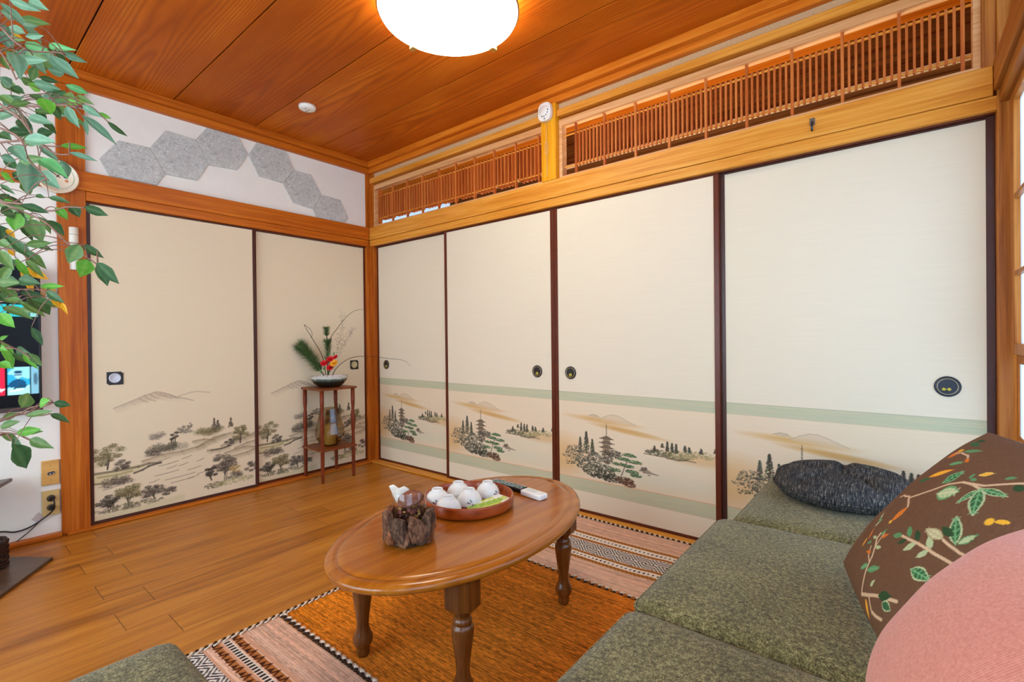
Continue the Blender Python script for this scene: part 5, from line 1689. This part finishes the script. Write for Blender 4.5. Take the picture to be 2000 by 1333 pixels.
# thin sprays
DOT = plain('spray_bud', rgb(150, 130, 112), .8); THIN = plain('spray_stem', rgb(150, 136, 120), .8)
for lab, pts in (('wispy dried spray rising highest, right of the pine', [K(640, 731, -.01), K(648, 690, -.02), K(654, 660, -.02), K(660, 635, -.02), K(661, 606, -.02)]),
                 ('wispy dried spray leaning right, lower of the two', [K(641, 731, -.01), K(650, 695, -.03), K(661, 668, -.03), K(672, 650, -.03), K(680, 636, -.03)])):
    o = thing('dried_spray', tuple(pts[0]), lab, 'dried spray')
    P = smooth(pts, 8); MB().tube(P, .0008, 5, .0004).build('main_stem', THIN, o)
    mb = MB(); sb = MB()
    for k in range(90):
        p = Vector(P[int(len(P) * (.30 + .69 * rr.random()))]); e = p + RV * rr.uniform(-.028, .028) + Vector((0, 0, rr.uniform(-.005, .03))) + OV * rr.uniform(-.015, .015)
        sb.tube([p, e], .0003, 4); mb.ball(e, rr.uniform(.0012, .0028), None, None, 6, 4)
    sb.build('side_stems', THIN, o); mb.build('buds', DOT, o)
# flowers
RED = plain('red_petal', rgb(216, 30, 38), .5, .4, .18, 60); YEL = plain('yellow_petal', rgb(250, 176, 40), .5, .4, .12, 60)


def flower(label, c_, mat, r_, cat='flower', pet=9, layers=3):
    o = thing('flower', tuple(base), label, cat, None)
    MB().tube(smooth([base + OV * .005, (base + c_) / 2 + OV * .012, c_], 6), .0018, 6).build('stem', STEMG, o)
    mb = MB(); mb.smooth = True
    ax = (OV * .75 + Vector((0, 0, .55)) + RV * rr.uniform(-.3, .3)).normalized(); s1 = ax.orthogonal().normalized(); s2 = ax.cross(s1)
    for L_ in range(layers):
        for k in range(pet - L_ * 2):
            a = 2 * PI * k / (pet - L_ * 2) + L_ * .5
            d = s1 * math.cos(a) + s2 * math.sin(a); t = ax.cross(d)
            le = r_ * (1 - .25 * L_); lift = .15 + .45 * L_; wd = le * .42
            vs = []; fs = []
            for i in range(5):
                q = i / 4; wq = wd * math.sin(PI * (.12 + .80 * q)) ; p = c_ + d * (le * q * math.cos(lift)) + ax * (le * (q * math.sin(lift) + .12 * q * q) + .002 * L_)
                vs += [tuple(p - t * wq), tuple(p + ax * (-.10 * wq)), tuple(p + t * wq)]
            for i in range(4):
                for j in range(2): fs.append((i * 3 + j, i * 3 + j + 1, i * 3 + j + 4, i * 3 + j + 3))
            mb.add(vs, fs, True)
    mb.build('petals', mat, o)


flower('red flower at the left of the blossoms in the arrangement', K(629, 703, .03), RED, .027)
flower('red flower above the yellow one, centre top of the blossoms', K(641, 695, .03), RED, .027)
flower('small red flower at the top right of the blossoms', K(651, 691, .025), RED, .020)
flower('red flower lowest in the arrangement, just over the pebbles', K(642, 711, .04), RED, .028)
flower('yellow-orange flower at the right of the blossoms', K(650, 703, .045), YEL, .030)
mb = MB(); mb.smooth = True
for (x, y, s) in ((637, 690, .02), (622, 722, .02), (646, 688, .018), (628, 716, .014)):
    c_ = K(x, y, .02); vs = []; fs = []
    for i in range(6):
        q = i / 5; wq = s * .35 * math.sin(PI * (.05 + .9 * q)); p = c_ + Vector((0, 0, s * 1.6 * q)) + RV * (s * .5 * q * (1 if x > 630 else -1))
        vs += [tuple(p - RV * wq), tuple(p + OV * .002), tuple(p + RV * wq)]
    for i in range(5):
        for j in range(2): fs.append((i * 3 + j, i * 3 + j + 1, i * 3 + j + 4, i * 3 + j + 3))
    mb.add(vs, fs, True)
o = mb.build('green_leaves', plain('fresh_green_leaf', rgb(70, 120, 50), .5)); tag(o, 'few fresh green leaves behind the red flowers', 'leaves')

# smoked glass vase with candle on the lower shelf
VC = (.150, -.478)
SMOKE = glass_mat('smoked_amber_glass', (.62, .50, .34), .03, .10)
vz = thing('glass_vase', (*VC, .2365), 'smoky amber glass lantern vase on the lower shelf of the stand', 'vase')
MB().lathe([(.001, .2370), (.052, .2370), (.060, .240), (.082, .268), (.101, .305), (.1045, .325), (.100, .355), (.084, .42), (.066, .490), (.063, .505), (.0615, .507), (.0600, .505)], (*VC, 0), 14, cap=False).build('vase_body', SMOKE, vz)
for p in bpy.data.objects['vase_body'].data.polygons: p.use_smooth = False
cn = thing('candle', (*VC, .243), 'thick pale yellow candle inside the amber glass vase', 'candle')
MB().lathe([(.040, .2435), (.0405, .246), (.0405, .385), (.039, .388), (.034, .387), (.001, .384)], (*VC, 0), 32, cap=False).build('wax', plain('yellow_wax', rgb(214, 196, 120), .5, .4, **{'Subsurface Weight': .2, 'Subsurface Radius': (.02, .015, .008)}), cn)
MB().tube([(*VC, .383), (VC[0] + .001, VC[1], .394)], .0010, 6).build('wick', BLACK_P, cn)

# ------------------------------------------------------------------ artificial ficus tree
LEAVES=[[2.327,-2.278,1.556,2.352,-2.245,1.544,0.0115,0],[2.273,-2.284,1.573,2.295,-2.25,1.532,0.0136,0],[2.202,-2.269,1.57,2.251,-2.251,1.545,0.0146,0],[2.413,-2.272,1.482,2.395,-2.253,1.499,0.0077,0],[2.34,-2.262,1.5,2.373,-2.244,1.497,0.0082,0],[2.092,-2.254,1.609,2.102,-2.239,1.601,0.005,3],[2.159,-2.245,1.567,2.198,-2.205,1.552,0.0173,5],[2.254,-2.224,1.536,2.305,-2.197,1.522,0.011,5],[2.27,-2.212,1.528,2.273,-2.174,1.52,0.0119,0],[2.291,-2.227,1.503,2.302,-2.191,1.474,0.0177,0],[2.267,-2.205,1.49,2.264,-2.228,1.49,0.0147,0],[2.149,-2.275,1.581,2.151,-2.258,1.551,0.0188,0],[2.311,-2.274,1.48,2.346,-2.269,1.426,0.0217,0],[2.155,-2.24,1.545,2.175,-2.217,1.517,0.0174,0],[2.215,-2.233,1.491,2.208,-2.203,1.495,0.0093,1],[2.163,-2.276,1.589,2.137,-2.258,1.585,0.013,0],[2.301,-2.256,1.439,2.284,-2.238,1.44,0.012,2],[2.334,-2.214,1.444,2.324,-2.182,1.444,0.0104,5],[2.222,-2.182,1.476,2.267,-2.165,1.449,0.0078,4],[2.398,-2.25,1.387,2.42,-2.243,1.356,0.0191,2],[2.149,-2.217,1.486,2.184,-2.183,1.481,0.0198,1],[2.283,-2.204,1.434,2.311,-2.186,1.432,0.0127,2],[2.317,-2.211,1.414,2.332,-2.197,1.377,0.0141,0],[2.383,-2.201,1.399,2.394,-2.177,1.383,0.011,0],[2.335,-2.174,1.409,2.318,-2.15,1.413,0.0081,2],[2.287,-2.186,1.417,2.297,-2.137,1.375,0.0148,0],[2.272,-2.148,1.424,2.26,-2.113,1.407,0.0087,1],[2.294,-2.183,1.406,2.313,-2.182,1.373,0.0074,0],[2.144,-2.251,1.443,2.067,-2.271,1.446,0.0232,0],[2.128,-2.252,1.434,2.129,-2.237,1.41,0.0215,1],[2.202,-2.246,1.418,2.251,-2.216,1.399,0.0149,0],[2.178,-2.232,1.398,2.187,-2.21,1.406,0.0173,1],[2.33,-2.264,1.337,2.391,-2.235,1.326,0.0183,0],[2.205,-2.204,1.377,2.2,-2.163,1.387,0.0106,2],[2.444,-2.227,1.298,2.447,-2.193,1.293,0.0078,0],[2.276,-2.273,1.338,2.31,-2.26,1.306,0.0189,0],[2.296,-2.289,1.311,2.285,-2.269,1.311,0.0117,0],[2.152,-2.242,1.353,2.177,-2.244,1.283,0.0329,0],[2.246,-2.238,1.333,2.31,-2.21,1.295,0.02,5],[2.217,-2.233,1.319,2.248,-2.21,1.285,0.0205,0],[2.197,-2.203,1.353,2.16,-2.189,1.328,0.0175,0],[2.228,-2.284,1.301,2.197,-2.265,1.294,0.0124,2],[2.291,-2.289,1.266,2.333,-2.276,1.245,0.0067,1],[2.107,-2.227,1.299,2.146,-2.219,1.287,0.0081,1],[2.249,-2.226,1.267,2.277,-2.2,1.256,0.0092,1],[2.053,-2.268,1.286,2.095,-2.249,1.277,0.0142,2],[2.258,-2.263,1.244,2.259,-2.227,1.236,0.0132,1],[2.144,-2.279,1.248,2.119,-2.257,1.252,0.0227,1],[1.991,-2.238,1.279,1.98,-2.246,1.243,0.0281,2],[2.142,-2.239,1.244,2.148,-2.223,1.2,0.0254,4],[2.111,-2.212,1.251,2.121,-2.188,1.22,0.0174,1],[2.148,-2.205,1.271,2.15,-2.186,1.25,0.015,2],[2.06,-2.169,1.298,2.065,-2.155,1.275,0.0196,1],[2.23,-2.175,1.264,2.242,-2.141,1.251,0.0155,1],[2.28,-2.19,1.183,2.268,-2.205,1.149,0.0231,4],[2.067,-2.153,1.217,2.094,-2.121,1.188,0.0154,1],[2.202,-2.166,1.168,2.214,-2.181,1.13,0.025,2],[2.253,-2.161,1.155,2.253,-2.147,1.113,0.0213,1],[2.366,-2.182,1.143,2.377,-2.155,1.107,0.0175,1],[2.05,-2.265,1.221,2.122,-2.229,1.167,0.0163,1],[2.053,-2.264,1.233,2.059,-2.252,1.217,0.0092,3],[2.041,-2.259,1.196,2.051,-2.252,1.18,0.0093,3],[2.066,-2.232,1.162,2.047,-2.221,1.144,0.0093,3],[2.237,-2.287,1.165,2.279,-2.274,1.129,0.0158,4],[2.052,-2.252,1.177,2.027,-2.229,1.142,0.0123,2],[2.199,-2.252,1.157,2.218,-2.23,1.125,0.0111,4],[2.054,-2.274,1.128,2.089,-2.249,1.122,0.0242,1],[2.155,-2.257,1.126,2.192,-2.23,1.115,0.0191,1],[2.183,-2.232,1.112,2.202,-2.2,1.113,0.0105,2],[2.213,-2.227,1.102,2.239,-2.205,1.079,0.0132,1],[2.045,-2.23,1.103,2.101,-2.209,1.061,0.0294,1],[2.139,-2.211,1.092,2.128,-2.194,1.074,0.008,3],[2.233,-2.209,1.08,2.251,-2.204,1.058,0.0066,3],[1.99,-2.266,1.082,2.049,-2.227,1.054,0.0169,4],[2.183,-2.284,1.06,2.198,-2.267,1.034,0.0183,2],[2.02,-2.272,1.109,2.052,-2.264,1.087,0.0145,1],[2.148,-2.275,1.088,2.179,-2.251,1.077,0.0151,4],[1.787,-2.256,1.014,1.796,-2.243,1.025,0.0084,2],[1.811,-2.231,0.993,1.849,-2.213,0.983,0.0169,1],[1.994,-2.229,0.985,1.994,-2.209,0.955,0.013,4],[1.813,-2.221,0.983,1.834,-2.197,0.943,0.0122,2],[1.982,-2.27,0.997,2.013,-2.262,0.991,0.0106,2],[1.884,-2.264,0.965,1.917,-2.249,0.951,0.0159,2],[1.834,-2.227,0.855,1.809,-2.213,0.887,0.0287,4],[2.057,-2.221,0.878,2.083,-2.207,0.89,0.0179,2],[1.892,-2.179,0.866,1.903,-2.15,0.857,0.0156,1],[1.886,-2.184,0.841,1.924,-2.155,0.817,0.0144,1],[2.052,-2.241,0.859,2.1,-2.207,0.869,0.0125,4],[1.804,-2.255,0.831,1.839,-2.233,0.843,0.0143,4],[1.942,-2.269,0.827,1.972,-2.241,0.839,0.0174,4],[1.947,-2.245,0.812,1.985,-2.211,0.82,0.0177,2],[1.813,-2.212,0.777,1.871,-2.179,0.757,0.0208,4],[2.073,-2.26,0.807,2.045,-2.242,0.751,0.0313,1],[1.771,-2.257,0.792,1.76,-2.223,0.767,0.0182,4],[2.252,-2.283,1.57,2.226,-2.263,1.574,0.0139,0],[2.098,-2.269,1.557,2.121,-2.261,1.523,0.0137,4],[2.152,-2.277,1.495,2.134,-2.258,1.488,0.0169,0],[2.193,-2.267,1.467,2.202,-2.249,1.457,0.0147,1],[2.298,-2.288,1.41,2.319,-2.273,1.393,0.0133,4],[2.356,-2.259,1.403,2.397,-2.246,1.382,0.0114,1],[2.202,-2.282,1.377,2.225,-2.268,1.361,0.0162,1],[2.152,-2.26,1.331,2.164,-2.273,1.353,0.0153,1],[1.955,-2.265,1.31,1.946,-2.249,1.327,0.013,1],[2.0,-2.223,1.322,1.941,-2.232,1.365,0.0174,4],[1.956,-2.265,1.256,1.953,-2.254,1.215,0.0216,1],[2.256,-2.273,1.138,2.212,-2.282,1.119,0.0157,4],[2.189,-2.283,1.189,2.211,-2.27,1.175,0.0127,4],[2.25,-2.221,1.447,2.259,-2.202,1.463,0.011,1],[2.279,-2.268,1.48,2.216,-2.278,1.521,0.0155,4],[2.244,-2.24,1.496,2.239,-2.246,1.469,0.0127,4],[2.377,-2.235,1.389,2.348,-2.223,1.377,0.0115,1],[2.336,-2.203,1.426,2.288,-2.213,1.445,0.0105,4],[2.278,-2.287,1.409,2.322,-2.262,1.408,0.0102,1],[2.247,-2.259,1.469,2.233,-2.239,1.464,0.0124,4],[2.348,-2.281,1.381,2.34,-2.257,1.396,0.0097,4],[1.99,-2.242,1.623,2.033,-2.227,1.579,0.0131,0],[2.033,-2.231,1.66,2.079,-2.211,1.61,0.0161,0],[2.223,-2.251,1.522,2.268,-2.22,1.505,0.0116,4],[2.234,-2.259,1.575,2.259,-2.221,1.574,0.013,4],[2.169,-2.24,1.645,2.2,-2.217,1.628,0.0159,0],[1.976,-2.254,1.655,2.028,-2.226,1.635,0.0168,4],[2.183,-2.26,1.53,2.184,-2.226,1.543,0.0144,0],[1.989,-2.236,1.626,1.994,-2.211,1.618,0.015,0],[2.159,-2.222,1.476,2.177,-2.186,1.479,0.0174,0],[2.032,-2.2,1.606,2.044,-2.161,1.597,0.0165,1],[2.049,-2.202,1.618,2.059,-2.19,1.584,0.0163,0],[2.138,-2.227,1.546,2.158,-2.199,1.537,0.0168,4],[2.154,-2.236,1.5,2.17,-2.196,1.497,0.0173,0],[2.076,-2.269,1.481,2.07,-2.241,1.466,0.0153,0],[1.991,-2.238,1.606,2.017,-2.21,1.603,0.0163,4],[2.158,-2.207,1.457,2.182,-2.178,1.453,0.0147,0],[2.251,-2.264,1.496,2.304,-2.229,1.489,0.0133,0],[1.983,-2.262,1.554,2.01,-2.236,1.522,0.018,4],[2.192,-2.216,1.56,2.232,-2.197,1.528,0.0146,1],[2.1,-2.246,1.455,2.14,-2.235,1.393,0.0165,0],[2.191,-2.235,1.441,2.178,-2.219,1.413,0.0139,1],[2.194,-2.237,1.433,2.202,-2.205,1.439,0.0118,4],[2.161,-2.211,1.473,2.191,-2.175,1.485,0.0174,4],[2.073,-2.176,1.477,2.084,-2.144,1.47,0.0156,4],[2.168,-2.211,1.467,2.196,-2.19,1.441,0.0155,4],[2.019,-2.237,1.423,2.063,-2.209,1.427,0.0185,4],[2.045,-2.253,1.351,2.073,-2.228,1.327,0.0182,1],[2.005,-2.254,1.447,2.055,-2.22,1.437,0.0188,0],[2.055,-2.213,1.47,2.081,-2.191,1.433,0.0143,1],[2.212,-2.259,1.331,2.261,-2.23,1.333,0.0144,4],[2.133,-2.276,1.357,2.133,-2.25,1.332,0.0119,0],[2.224,-2.234,1.336,2.265,-2.205,1.325,0.0133,0],[2.158,-2.227,1.383,2.18,-2.203,1.355,0.0133,0],[2.23,-2.275,1.373,2.231,-2.245,1.381,0.0141,1],[1.888,-2.236,1.304,1.902,-2.216,1.267,0.0201,1],[1.845,-2.249,1.298,1.902,-2.204,1.293,0.0172,2],[1.932,-2.251,1.327,1.978,-2.232,1.269,0.017,1],[2.052,-2.274,1.281,2.121,-2.241,1.265,0.0175,4],[1.907,-2.229,1.275,1.935,-2.213,1.231,0.016,1],[1.974,-2.209,1.282,1.96,-2.187,1.248,0.0138,4],[2.003,-2.269,1.181,2.022,-2.23,1.157,0.013,1],[1.886,-2.23,1.175,1.882,-2.209,1.113,0.0146,3],[2.01,-2.235,1.201,2.032,-2.204,1.161,0.0178,4],[1.947,-2.226,1.172,1.956,-2.191,1.147,0.0185,3],[1.867,-2.253,1.222,1.925,-2.214,1.226,0.02,1],[2.109,-2.243,1.198,2.13,-2.207,1.204,0.0139,4],[1.967,-2.222,1.222,1.971,-2.184,1.212,0.0141,1],[2.09,-2.233,1.093,2.13,-2.202,1.078,0.0162,1],[2.047,-2.272,1.12,2.068,-2.25,1.094,0.0181,4],[1.856,-2.243,1.076,1.908,-2.205,1.083,0.0158,4],[2.043,-2.246,1.109,2.044,-2.209,1.103,0.0138,1],[2.071,-2.277,1.125,2.125,-2.248,1.122,0.0175,4],[1.885,-2.229,1.101,1.933,-2.195,1.067,0.0177,4],[2.123,-2.238,1.037,2.124,-2.221,1.001,0.0128,1],[1.706,-2.247,1.012,1.721,-2.23,0.94,0.0195,2],[1.737,-2.232,0.982,1.772,-2.199,0.954,0.0174,1],[1.741,-2.22,0.786,1.758,-2.181,0.784,0.0158,4],[1.908,-2.246,0.799,1.937,-2.228,0.742,0.0145,1]]
TWIGS=[[[2.249,-2.306,1.551],[2.246,-2.283,1.545],[2.263,-2.269,1.522],[2.272,-2.249,1.509],[2.294,-2.218,1.512],[2.305,-2.209,1.507]],[[2.181,-2.297,1.549],[2.187,-2.279,1.528],[2.23,-2.27,1.488],[2.238,-2.264,1.466]],[[2.084,-2.312,1.433],[2.158,-2.278,1.432],[2.215,-2.257,1.429],[2.251,-2.228,1.428],[2.294,-2.206,1.424],[2.346,-2.176,1.405],[2.362,-2.163,1.39]],[[2.188,-2.292,1.44],[2.24,-2.263,1.401],[2.25,-2.254,1.386],[2.273,-2.249,1.366],[2.278,-2.245,1.354],[2.305,-2.223,1.332],[2.323,-2.208,1.33]],[[2.173,-2.304,1.4],[2.23,-2.284,1.377],[2.249,-2.268,1.366],[2.275,-2.26,1.346],[2.282,-2.255,1.32],[2.283,-2.241,1.302],[2.295,-2.232,1.286]],[[2.084,-2.313,1.371],[2.158,-2.278,1.373],[2.208,-2.25,1.371],[2.247,-2.232,1.358],[2.27,-2.213,1.356]],[[2.024,-2.297,1.3],[2.084,-2.274,1.279],[2.122,-2.257,1.263],[2.152,-2.232,1.246],[2.171,-2.217,1.231],[2.184,-2.194,1.199],[2.206,-2.176,1.178],[2.218,-2.154,1.157]],[[2.084,-2.274,1.279],[2.133,-2.248,1.271],[2.171,-2.217,1.258],[2.197,-2.195,1.265],[2.223,-2.174,1.263]],[[1.941,-2.301,1.22],[2.011,-2.27,1.2],[2.072,-2.246,1.188],[2.102,-2.235,1.158]],[[1.932,-2.309,1.125],[2.025,-2.272,1.118],[2.086,-2.249,1.112],[2.129,-2.226,1.11],[2.146,-2.212,1.096]],[[1.949,-2.296,1.098],[2.011,-2.271,1.091],[2.072,-2.247,1.099]],[[1.865,-2.3,1.008],[1.938,-2.267,0.997],[1.98,-2.246,0.994],[2.002,-2.227,0.974]],[[1.79,-2.299,0.822],[1.864,-2.264,0.833],[1.914,-2.236,0.85],[1.946,-2.223,0.864],[1.985,-2.191,0.875]],[[1.914,-2.236,0.85],[1.945,-2.211,0.845],[1.967,-2.193,0.849]],[[1.79,-2.299,0.81],[1.864,-2.264,0.807],[1.905,-2.243,0.805],[1.929,-2.224,0.791]],[[1.875,-2.255,0.805],[1.903,-2.245,0.782]]]
fx = thing('artificial_ficus', (1.96, -2.60, 0), 'tall artificial ficus tree with green and yellow leaves reaching in from the left edge', 'potted tree')
MB().lathe([(.001, .0005), (.105, .0005), (.112, .006), (.140, .23), (.150, .26), (.150, .285), (.140, .285), (.135, .25), (.001, .25)], (1.96, -2.60, 0), 40, cap=False).build('pot', plain('dark_pot', rgb(60, 48, 42), .6), fx)
BARK = wood('ficus_bark', rgb(86, 64, 52), rgb(126, 98, 80), rgb(160, 130, 108), 'z', .85, .2)
tk = [(1.96, -2.60, .24), (1.97, -2.595, .6), (1.945, -2.585, 1.0), (1.97, -2.56, 1.4), (1.985, -2.53, 1.75), (2.02, -2.5, 2.05)]
MB().tube(smooth(tk, 8), .021, 12, .010).build('trunk', BARK, fx)
MB().tube(smooth([(1.95, -2.61, .24), (1.93, -2.59, .7), (1.97, -2.58, 1.1), (1.94, -2.56, 1.5), (1.95, -2.52, 1.9)], 8), .015, 10, .007).build('trunk', BARK, fx)
TW = plain('twig_bark', rgb(150, 112, 96), .8, .2, .15, 60)
mb = MB(); allt = []
for tw in TWIGS:
    P = smooth(tw, 5); mb.tube(P, .0022, 6, .0012)
    s = Vector(tw[0]); zt = max(.5, min(2.0, s.z - .25)); k = min(range(len(tk)), key=lambda i: abs(tk[i][2] - zt)); b_ = Vector(tk[k])
    mb.tube(smooth([b_, (b_ + s) / 2 + Vector((0, 0, .05)), s], 6), .0045, 6, .0024)
    allt += P
brm = mb
LCOL = {0: ((104, 148, 112), (158, 194, 158)), 1: ((56, 92, 48), (104, 138, 84)), 2: ((96, 170, 50), (150, 200, 84)), 3: ((236, 176, 24), (206, 120, 40)), 4: ((88, 126, 62), (150, 164, 92)), 5: ((96, 178, 100), (150, 208, 140))}  # first, pale teal pair has the lamp light on the upper leaves painted in
mb = MB(); mb.smooth = True; rr = random.Random(21)
CAMV = Vector(CAM_LOC)


def leaf(b_, t_, w_, ci, nrm=None):
    b_ = Vector(b_); t_ = Vector(t_); d = t_ - b_; L_ = d.length; d.normalize()
    v = (Vector((3.4, -2.3, 1.2)) - b_).normalized() if nrm is None else nrm
    side = d.cross(v); side = side.normalized() if side.length > .05 else d.orthogonal().normalized()
    up = side.cross(d).normalized()
    roll = rr.uniform(-.5, .5); side2 = side * math.cos(roll) + up * math.sin(roll); up2 = up * math.cos(roll) - side * math.sin(roll)
    c0, c1 = LCOL[ci]; N = 9; vs = []; cols = []; fs = []
    curl = rr.uniform(-.10, .16); dr = rr.uniform(-.05, .10)
    for i in range(N + 1):
        q = i / N
        prof = (math.sin(PI * min(1, q * 1.0) ** .86) ** .9) * (1 - .42 * q ** 3) if q < 1 else 0
        wob = 1 + .05 * math.sin(q * 17 + w_ * 900)
        mid = b_ + d * (L_ * q) + up2 * (L_ * (dr * math.sin(PI * q)) - L_ * curl * q * q * .5) 
        for s, lift in ((-1, .20), (-.5, .10), (0, 0), (.5, .10), (1, .20)):
            hw = w_ * .5 * prof * s * wob
            vs.append(tuple(mid + side2 * hw + up2 * (abs(hw) * lift * 1.6)))
            k = rr.uniform(-7, 7); f = .55 if s == 0 else (0 if abs(s) < .9 else .30)
            cc_ = [max(0, min(255, c0[j] * (1 - f) + c1[j] * f + k)) for j in range(3)]
            cols.append(tuple(float(x) for x in s2l(np.array(cc_) / 255.)))
    for i in range(N):
        for j in range(4):
            q = i * 5 + j; fs.append((q, q + 1, q + 6, q + 5))
    o0 = len(mb.v); mb.add(vs, fs, True)
    for i, c_ in enumerate(cols): mb.c[o0 + i] = c_


for (bx, by, bz, tx, ty, tz, w_, ci) in LEAVES: leaf((bx, by, bz), (tx, ty, tz), w_ * 1.18, ci)
AP = np.array([tuple(p) for p in allt])
for L_ in LEAVES:
    b_ = np.array(L_[:3]); d_ = np.linalg.norm(AP - b_, axis=1); i_ = int(np.argmin(d_))
    if .004 < d_[i_] < .30:
        q_ = AP[i_]; brm.tube(smooth([tuple(q_), tuple((q_ + b_) / 2 + np.array([0, 0, .15 * d_[i_]])), tuple(b_)], 4), .0011, 5, .0006)
brm.build('branches', TW, fx)
# the rest of the crown, left of and behind the leaves in view
for k in range(330):
    tw = Vector(tk[rr.randrange(2, 6)]); a = rr.uniform(0, 6.28); q = rr.uniform(.08, .42)
    p = Vector((tw.x - .10 + q * math.cos(a), tw.y - .02 + q * math.sin(a) * .8, rr.uniform(.75, 2.25)))
    rel = p - CAMV; dep = rel.dot(F)
    side_ = rel.dot(R) / max(dep, .01)
    if side_ > -1.13 or p.y > -2.36: continue
    d = Vector((math.cos(a), math.sin(a), rr.uniform(-.9, .2))).normalized()
    leaf(p, p + d * rr.uniform(.05, .075), rr.uniform(.018, .028), rr.choice([0, 1, 1, 4, 4, 2, 5, 1]), Vector((rr.uniform(-1, 1), rr.uniform(-1, 1), 1)).normalized())
lm = attr_mat('ficus_leaf', .5, .35, 1, (90, 90, 90), .07, .05)
nt = lm.node_tree; pb = nt.nodes['Principled BSDF']; at = [n_ for n_ in nt.nodes if n_.type == 'ATTRIBUTE'][0]
tl = nt.nodes.new('ShaderNodeBsdfTranslucent'); ms = nt.nodes.new('ShaderNodeMixShader'); ms.inputs[0].default_value = .22
nt.links.new(at.outputs['Color'], tl.inputs['Color']); nt.links.new(pb.outputs[0], ms.inputs[1]); nt.links.new(tl.outputs[0], ms.inputs[2])
nt.links.new(ms.outputs[0], nt.nodes['Material Output'].inputs['Surface'])
fo = mb.build('foliage', lm, fx)

for o in sc.objects:
    for k in ('_o', '_w'):
        if k in o: del o[k]
